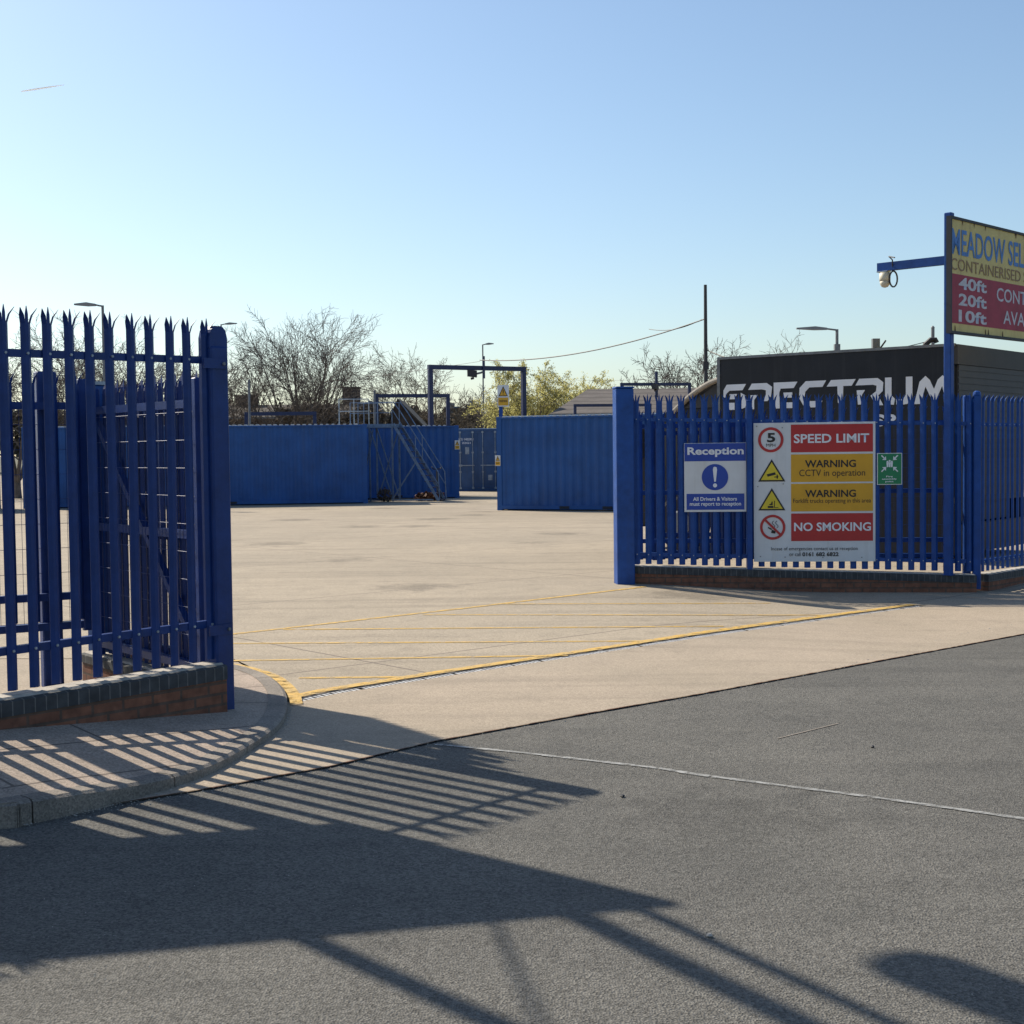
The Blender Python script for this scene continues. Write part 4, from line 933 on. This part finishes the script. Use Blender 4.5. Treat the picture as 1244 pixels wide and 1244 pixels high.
# things on the roof
q = at(1068, 424, 23.0); T = thing('satellite_aerial', 'small grey aerial bracket standing on the black lorry roof', 'aerial', (q.x+.1, q.y+.6, TH+.03), 0)
MB().box(-.06, .06, -.05, .05, 0, .2).build('aerial_box', M['galvd'], T); MB().bar((.05, 0, 0), (.17, 0, .17), .025).build('strut', M['dark'], T)
q = at(1141, 418, 22.9); T = thing('roof_vent', 'bent black vent pipe on the right end of the lorry roof', 'pipe', (q.x-.05, q.y+.7, TH+.0), 0)
MB().tube([(0, 0, 0), (.03, 0, .12), (.12, 0, .2), (.2, 0, .2), (.22, 0, .15)], .045, 8).build('vent_pipe', M['dark'], T); MB().box(-.08, .08, -.08, .08, 0, .02).build('flange', M['dark'], T)

# ================================================================== LAMPS, POLES, WIRES
def street_lamp(label, x, ytop, Y, side, arm, yb=None, hd=None, r=.055, box=False):
    p = at(x, 550, Y); z = at(x, ytop, Y).z; T = thing('street_lamp', label, 'street lamp', (p.x, p.y, 0), 0, 'street lamps around the yard')
    MB().tube([(0, 0, 0), (0, 0, 1.2), (0, 0, 1.25), (0, 0, z)], [r*1.5, r*1.5, r, r*.8], 8).build('column', M['galvd'], T)
    h = arm*.75
    MB().tube([(0, 0, z-.03), (side*(arm-h), 0, z+.02)], .035, 6).build('arm', M['galvd'], T)
    x0 = side*(arm-h); x1 = side*arm; s = .13
    b = MB(); b.loft([[(x0, -.06, z-.02), (x0, .06, z-.02), (x0, .06, z+.06), (x0, -.06, z+.06)], [((x0*.6+x1*.4), -s, z-.02), ((x0*.6+x1*.4), s, z-.02), ((x0*.6+x1*.4), s, z+.11), ((x0*.6+x1*.4), -s, z+.11)], [(x1, -.07, z+.02), (x1, .07, z+.02), (x1, .07, z+.07), (x1, -.07, z+.07)]]); b.build('lamp_head', M['lamp'], T)
    if box: MB().box(-.1, .1, -.1, .1, z-.95, z-.55).build('control_box', M['galvd'], T)
    return T
street_lamp('street lamp with wide flat head seen above the near left fence', 129, 371, 50, -1, 1.0, r=.06)
street_lamp('slim street lamp just right of the left gate post', 271.8, 394, 88, 1, 1.0)
street_lamp('tall slim street lamp rising behind the large centre gantry', 588, 418.5, 95, 1, .75)
street_lamp('street lamp with long arm rising behind the black lorry', 1017, 400, 52, -1, 1.5, r=.07, box=True)
street_lamp('small distant street lamp in front of the yellow-green willow', 625.5, 457.5, 150, -1, .9)
street_lamp('small distant street lamp left of the metal staircase', 433, 464, 150, -1, .6)
street_lamp('very small street lamp post right of the raised warning sign', 642, 466, 170, -1, .4)
for (x, y, Y, lab) in ((304, 462, 60, 'thin galvanised pole behind the long container, right of the left gate post'), (1133, 398, 40, 'thin dark pole standing behind the right end of the black lorry'), (456, 475, 62, 'thin grey pole above the container next to the stair platform')):
    p = at(x, 550, Y); T = thing('thin_pole', lab, 'pole', (p.x, p.y, 0)); z = at(x, y, Y).z
    MB().tube([(0, 0, 0), (0, 0, z)], .05, 8).build('shaft', M['galvd'], T); MB().tube([(0, 0, z+.001), (0, 0, z+.05)], [.06, .02], 8).build('cap', M['galvd'], T)
p = at(858, 550, 45); tz = at(858, 346, 45).z
T = thing('telegraph_pole', 'tall dark timber telegraph pole left of the black lorry', 'pole', (p.x, p.y, 0)); MB().tube([(0, 0, 0), (0, 0, tz)], [.085, .05], 10).build('shaft', M['dark'], T)
MB().box(-.09, .09, -.08, .08, tz-2.7, tz-2.45).build('junction_box', M['dark'], T)
def wire(label, A, B, sag, r=.012, n=20):
    b = MB(); A = Vector(A); B = Vector(B)
    b.tube([A.lerp(B, i/n) - V(0, 0, sag*4*(i/n)*(1-i/n)) for i in range(n+1)], r, 5); o = b.build('overhead_cable', M['dark']); return tag(o, label, 'cable', 'overhead cables')
w0 = at(583, 437.5, 60.9); w1 = at(858, 387, 45)
wire('thick overhead cable rising from the centre gantry to the telegraph pole', w0, w1, .42, .022)
wire('thin slack cable looping below the thick one near the telegraph pole', w0.lerp(w1, .8), w0.lerp(w1, .985), .16, .011)
wire('overhead cable from the telegraph pole down to the black lorry roof', at(858, 425, 45), at(1000, 447, 40), .25, .02)
wire('thin cable rising to the thin pole behind the lorry', at(1080, 425, 40), at(1133, 413, 40), .02, .012)
wire('faint distant cable left of the centre gantry', at(230, 470, 110), w0+V(0, .05, -.05), .4, .009)
wire('faint distant cable above the brown roof', at(700, 462, 110), at(880, 452, 90), .2, .009)

# ================================================================== BUILDINGS BEYOND
def house(label, x0, x1, yr, ye, Y, depth, wall, roof, hipl=0, hipr=0, name='building', chim=(), windows=0, cat='building'):
    a = at(x0, 550, Y); c = at(x1, 550, Y); L = c.x-a.x; ze = at((x0+x1)/2, ye, Y).z; zr = at((x0+x1)/2, yr, Y+depth/2).z
    T = thing(name, label, cat, (a.x, Y, 0), 0); MB().box(.15, L-.15, .2, depth-.2, 0, ze).build('wall', wall, T)
    b = MB(); e = ze-.05; y1 = depth/2
    A, B, Cc, D = V(0, 0, e), V(L, 0, e), V(L, depth, e), V(0, depth, e); E, G_ = V(hipl, y1, zr), V(L-hipr, y1, zr)
    b.face([A, B, G_, E]); b.face([Cc, D, E, G_]); b.face([A, E, D]); b.face([B, Cc, G_]); b.face([A, D, Cc, B]); rf = b.build('roof', roof, T)
    MB().box(-.05, L+.05, -.06, -.01, e-.14, e+.0).build('gutter', M['galvd'], T)
    for px, w_, h_ in chim:
        q = at(px, 480, Y+depth/2).x - a.x; b = MB(); b.box(q-w_/2, q+w_/2, y1-.4, y1+.4, zr-.6, zr+h_); b.box(q-w_/2-.05, q+w_/2+.05, y1-.45, y1+.45, zr+h_+.001, zr+h_+.1); b.build('chimney', M['chim'], rf)
    for i in range(windows):
        q = L*(i+.5)/windows; wo = MB().box(q-.5, q+.5, .12, .198, ze-1.3, ze-.35).build('window', M['glass'], T)
        MB().box(q-.56, q+.56, .10, .1195, ze-1.38, ze-1.3).build('sill', M['galvd'], wo)
    return T
house('long low dark house row behind the containers, under the big bare tree', 236, 452, 491.5, 505, 88, 9, M['bwall'], M['rooftile2'], 0, 0, chim=((300, 1.4, .55), (427, 1.1, 1.0)), windows=8)
house('grey-brown hipped roof building behind the right gate post', 668, 905, 472, 500, 60, 9, M['bwall'], M['rooftile'], 1.9, .5, windows=5)
def gable(label, x0, xm, x1, yp, yb, Y, depth=6):
    a = at(x0, 550, Y); m_ = at(xm, 550, Y); c = at(x1, 550, Y); zp = at(xm, yp, Y).z; zb_ = at(xm, yb, Y).z
    T = thing('gabled_house', label, 'house', (a.x, Y, 0), 0, 'dark gabled houses'); b = MB(); L = c.x-a.x
    b.prism([(0.05, 0), (L-.05, 0), (L-.05, zb_-.06), (m_.x-a.x, zp-.08), (0.05, zb_-.06)], .1, depth-.1); b.build('wall', M['bwall'], T)
    b = MB(); mx = m_.x-a.x
    for s, e in (((-.1, zb_-.1), (mx, zp)), ((mx, zp), (L+.1, zb_-.1))):
        b.prism([s, e, (e[0], e[1]-.12), (s[0], s[1]-.12)], -.1, depth+.1)
    b.build('roof', M['rooftile2'], T)
gable('dark steep gabled house whose right slope shows behind the stairs', 470, 484, 515, 484, 517, 82)
gable('smaller dark gable left of the steep one, behind the stair platform', 440, 449, 462, 486, 506, 84)
for (x0, x1, yt, Y, lab) in ((566, 584, 491, 420, 'pale square tower block on the horizon left of the warning sign'), (540, 560, 494, 450, 'lower pale block on the horizon behind the centre gantry')):
    a = at(x0, 550, Y); c = at(x1, 550, Y); z = at(x0, yt, Y).z; T = thing('tower_block', lab, 'building', (a.x, Y, 0)); L = c.x-a.x
    MB().box(0, L, 0, 12, 0, z).build('wall', M['fadeblock'], T); MB().box(L*.3, L*.6, 2, 8, z+.001, z+1.2).build('plant_room', M['fadeblock'], T)
    b = MB()
    for i in range(4): b.box(.3, L-.3, -.06, -.01, z-1.6-i*2.8, z-.5-i*2.8)
    b.build('window_band', M['dark'], T)

# ================================================================== TREES
def tree(name, label, P, H, spread, seed, m, stems=6, lv=(7, 7, 5), leafm=None, droop=0.0, group=None, rad=.10, leafsize=.09, leafn=1, trunk_h=.12, tr=.16, up=.5, thin=.016):
    rnd = random.Random(seed); T = thing(name, label, 'tree', P, rnd.uniform(0, 6), group); tb = MB(); cb = MB(); lb = MB()
    tb.tube([(0, 0, -.1), (0, 0, H*trunk_h*.5), (.02, .01, H*trunk_h)], [tr*1.3, tr, tr*.9], 8)
    def branch(p, d, L, r, level):
        n = 5 if level < 2 else 4; pts = [p]; cur = p.copy(); dd = d.copy()
        for i in range(n):
            j = Vector([rnd.gauss(0, 1) for _ in range(3)])*(.07 + .032*level)
            dd = (dd + j + V(0, 0, (.10*up if level < 3 else 0) - (droop*(level >= 2)*(.5+i*.25)))).normalized()
            cur = cur + dd*(L/n); pts.append(cur.copy())
        rs = [max(r*(1-.75*k/n), thin*.55) for k in range(n+1)]
        (tb if level == 0 else cb).tube(pts, rs, 5 if level == 0 else 3, False)
        if level < len(lv):
            k = lv[level]
            for i in range(k):
                t = .22 + .78*(i+rnd.random()*.8)/k; t = min(t, .99); q = t*n; a = int(q); pos = pts[a].lerp(pts[a+1], q-a); ax = (pts[a+1]-pts[a]).normalized()
                side = ax.cross(Vector([rnd.gauss(0, 1) for _ in range(3)])).normalized(); ang = rnd.uniform(.45, .95)
                nd = (ax*math.cos(ang) + side*math.sin(ang)).normalized()
                branch(pos, nd, L*rnd.uniform(.42, .62)*(1.12-.45*t), max(rs[a]*.55, thin), level+1)
        if leafm and level >= len(lv)-1:
            for q in pts[1:]:
                for _ in range(leafn):
                    c = q + Vector([rnd.gauss(0, .08) for _ in range(3)]); u = Vector([rnd.gauss(0, 1) for _ in range(3)]).normalized(); w = u.cross(Vector([rnd.gauss(0, 1) for _ in range(3)])).normalized(); s = leafsize*rnd.uniform(.5, 1.3)
                    lb.face([c-u*s, c+w*s*.6, c+u*s, c-w*s*.6])
    for i in range(stems):
        a = 6.283*(i+rnd.random()*.6)/stems; out = spread*rnd.uniform(.35, 1.0) if i else .1
        branch(V(0, 0, H*trunk_h*rnd.uniform(.6, 1)), V(math.cos(a)*out, math.sin(a)*out, 1).normalized(), H*rnd.uniform(.62, .80), rad*rnd.uniform(.7, 1.1), 0)
    tb.build('trunk', m, T); cr = cb.build('crown', m, T)
    if leafm: lb.build('foliage', leafm, T)
    return T
def ground_at(x, Y): p = at(x, 550, Y); return V(p.x, Y, 0)
tree('bare_tree', 'large spreading bare tree above the long container, right of the left gate post', ground_at(366, 76), 9.1, .78, 11, M['bark'], 12, (8, 7, 7), rad=.085, thin=.0115, up=.55)
for i, (x, Y, H, s, sp, lab) in enumerate(((286, 80, 8.6, 5, .6, 'smaller bare tree between the slim street lamp and the large bare tree'), (20, 62, 7.6, 8, .7, 'bare tree behind the near fence at the left picture edge'),
        (98, 66, 8.2, 21, .7, 'bare tree behind the fence below the wide street lamp head'), (150, 70, 8.4, 31, .8, 'bare tree behind the fence right of the wide street lamp'), (212, 74, 8.0, 44, .7, 'bare tree behind the fence beside the left gate post'))):
    tree('bare_tree', lab, ground_at(x, Y), H*.92, sp, s, M['bark'], 7, (7, 7, 6), rad=.09, group='bare trees behind the left fence' if i else None, thin=.012)
for i, (x, Y, H, s, lab) in enumerate(((479, 100, 7.6, 3, 'slender pale bare tree left of the centre gantry, leftmost of three'), (505, 104, 8.6, 13, 'slender pale bare tree just left of the centre gantry post, middle of three'), (529, 108, 9.0, 23, 'slender pale bare tree behind the centre gantry post, rightmost of three'))):
    tree('slender_tree', lab, ground_at(x, Y), H, .22, s, M['bark_pale'], 2, (13, 6, 3), rad=.07, group='slender pale trees behind the centre gantry', thin=.016, trunk_h=.2, tr=.09, up=.1)
tree('bare_tree', 'bushy bare tree framed by the large centre gantry', ground_at(566, 98), 6.2, .8, 51, M['bark_pale'], 7, (7, 6, 5), rad=.07, thin=.017)
tree('willow_tree', 'yellow-green willow with arching branches left of the brown roof', ground_at(655, 84), 7.3, 1.25, 61, M['bark_pale'], 9, (7, 7, 6), leafm=M['leaf'], droop=.14, rad=.09, leafsize=.05, leafn=3, thin=.012)
tree('willow_tree', 'low bushy yellow-green tree behind the raised warning sign', ground_at(640, 88), 4.9, .9, 62, M['bark_pale'], 6, (6, 6, 5), leafm=M['leaf'], droop=.05, rad=.07, leafsize=.05, leafn=3, thin=.012)
tree('bare_tree', 'bare tree left of the telegraph pole, above the brown roof', ground_at(823, 84), 7.2, .9, 71, M['bark'], 6, (7, 6, 5), rad=.09, thin=.016)
tree('bare_tree', 'bare tree directly behind the telegraph pole and lorry front', ground_at(872, 86), 8.2, .6, 72, M['bark'], 6, (7, 6, 5), rad=.09, thin=.016)
tree('bare_tree', 'bare twigs of a tree showing just above the left half of the lorry roof', ground_at(955, 90), 8.3, .9, 73, M['bark_pale'], 5, (6, 6, 4), rad=.07, thin=.015)
tree('bare_tree', 'bare tree top between the lamp and the right end of the lorry roof', ground_at(1050, 90), 7.3, .8, 74, M['bark_pale'], 5, (6, 6, 4), rad=.07, thin=.015)
# dense dark hedge and far tree belt (uncountable background mass)
rnd = random.Random(9); b = MB()
def hedge(b, x0, x1, Y, ytop, n, leaf, jag=.25, th=2.5):
    for i in range(n):
        x = rnd.uniform(x0, x1); p = at(x, 550, Y); zt = at(x, ytop + 3*math.sin(x*.11) + 2*math.sin(x*.31+1), Y).z
        c = V(p.x, Y + rnd.uniform(0, th), max(.1, zt*(1-rnd.random()**2.2*.6) + rnd.gauss(0, jag)))
        u = Vector([rnd.gauss(0, 1) for _ in range(3)]).normalized(); w = u.cross(Vector([rnd.gauss(0, 1) for _ in range(3)])).normalized(); s = leaf*rnd.uniform(.5, 1.4)
        b.face([c-u*s, c+w*s*.6, c+u*s, c-w*s*.6])
hedge(b, 390, 470, 80, 505, 2500, .14); hedge(b, 335, 400, 80, 499, 1800, .14)
o = b.build('hedge', M['ever']); o['kind'] = 'stuff'; o['label'] = 'dark scrubby hedge behind the containers'; o['category'] = 'hedge'
b = MB(); hedge(b, 430, 720, 190, 507, 14000, .42, .5, 12); hedge(b, -200, 300, 180, 505, 12000, .5, .5, 12); hedge(b, 700, 1500, 200, 498, 16000, .5, .5, 12)
o = b.build('distant_treeline', M['ever']); o['kind'] = 'stuff'; o['label'] = 'far brown treeline along the horizon'; o['category'] = 'trees'

# ================================================================== OFF-FRAME SIGN ON THE LEFT (casts the long road shadows)
def back(px, py, z): g = gp(px, py); return g + SUN*(z/SUN.z)
cot = 1/math.tan(SUN_EL)
Bc = back(418, 1002, 3.25); BDL = Vector((math.cos(R(12.5)), math.sin(R(12.5)), 0)); hb = 1.65; wb = 5.4
PL = Vector((Bc.x, Bc.y, 0)) - BDL*wb
T = ad_board('second faded advertising board just outside the left of the view, over the fence', PL, BDL, 3.25, hb, wb, lettering=False)
BNL = Vector((-BDL.y, BDL.x, 0))
zt_ = 3.25+hb
for k, (s_, lab) in enumerate(((.37, 'thick blue pole at the right end of the left board, outside the view'), (1.45, 'thick blue pole behind the left board, second from its right end'), (4.9, 'blue pole at the far left end of the left board'))):
    q = PL + BDL*(wb-s_) + BNL*.14
    T = thing('board_pole', lab, 'pole', (q.x, q.y, 0), R(12.5), 'poles of the left board'); MB().bevbox(-.07, .07, -.07, .07, 0, (zt_+.05 if k < 2 else zt_+.5), .01).build('pole_body', M['blue'], T)
T = thing('floodlight', 'bank of lighting arms with one long lamp head above the left board, outside the view', 'lamp', (0, 0, 0), 0)
def arm(pa, pb, za, zb_, w_, nm='lamp_arm'):
    a_ = back(*pa, za); c_ = back(*pb, zb_); MB().bar(a_, c_, w_).build(nm, M['blue'], T); return c_
e1 = arm((772, 1100), (1130, 1262), zt_, zt_+.6, .055); arm((670, 1095), (1010, 1258), zt_, zt_+.6, .10); e3 = arm((350, 1128), (625, 1251), zt_, zt_+.6, .10); arm((600, 1118), (664, 1262), zt_, zt_+1.3, .03, 'brace')
fl0 = back(1080, 1160, 6.0); fl1 = back(1300, 1240, 6.0); fd = fl1-fl0; LL = fd.length
lh = MB().loft([[(x_*LL, r_*.19*math.cos(t), r_*.11*math.sin(t)) for t in [R(q_) for q_ in range(0, 360, 30)]] for x_, r_ in ((0, .3), (.05, .75), (.2, 1), (.7, 1), (.9, .8), (1, .45))]).build('lamp_head', M['lamp'], T, True)
lh.location = fl0; lh.rotation_euler = (0, 0, math.atan2(fd.y, fd.x))
MB().bar(e1, fl0+fd*.92, .05).build('lamp_arm', M['blue'], T)
q = PL + BDL*(wb-4.9) + BNL*.14
wire('slack cable from the far left pole to the lighting arm of the left board', (q.x, q.y, zt_+.45), e3, .05, .014)

# ================================================================== SMALL THINGS
rnd = random.Random(5)
for i, (x, y, lab) in enumerate(((862, 1138, 'pale pebble on the road left of the blurred oval shadow'), (1060, 908, 'dark stone on the open asphalt below the apron'), (756, 968, 'tiny stone on the asphalt beside the fence shadow tips'))):
    p = gp(x, y, -.006); b = MB(); r = .014
    b.loft([[(r*k*math.cos(t)*rnd.uniform(.8, 1.2), r*k*math.sin(t)*rnd.uniform(.8, 1.2), z) for t in [R(q) for q in range(0, 360, 45)]] for k, z in ((.7, 0), (1, .006), (.5, .013))])
    o = b.build('pebble', M['pebble'] if i == 0 else M['dark']); o.location = p; tag(o, lab, 'stone')
# contrail
a = at(26, 111, 5200); c = at(78, 103, 5200); b = MB(); mid = a.lerp(c, .3)
b.tube([a, mid, a.lerp(c, .7), c], [2.0, 3.4, 2.6, .8], 6); o = b.build('contrail', M['cloud']); tag(o, 'short white vapour trail high in the sky at the upper left', 'contrail')
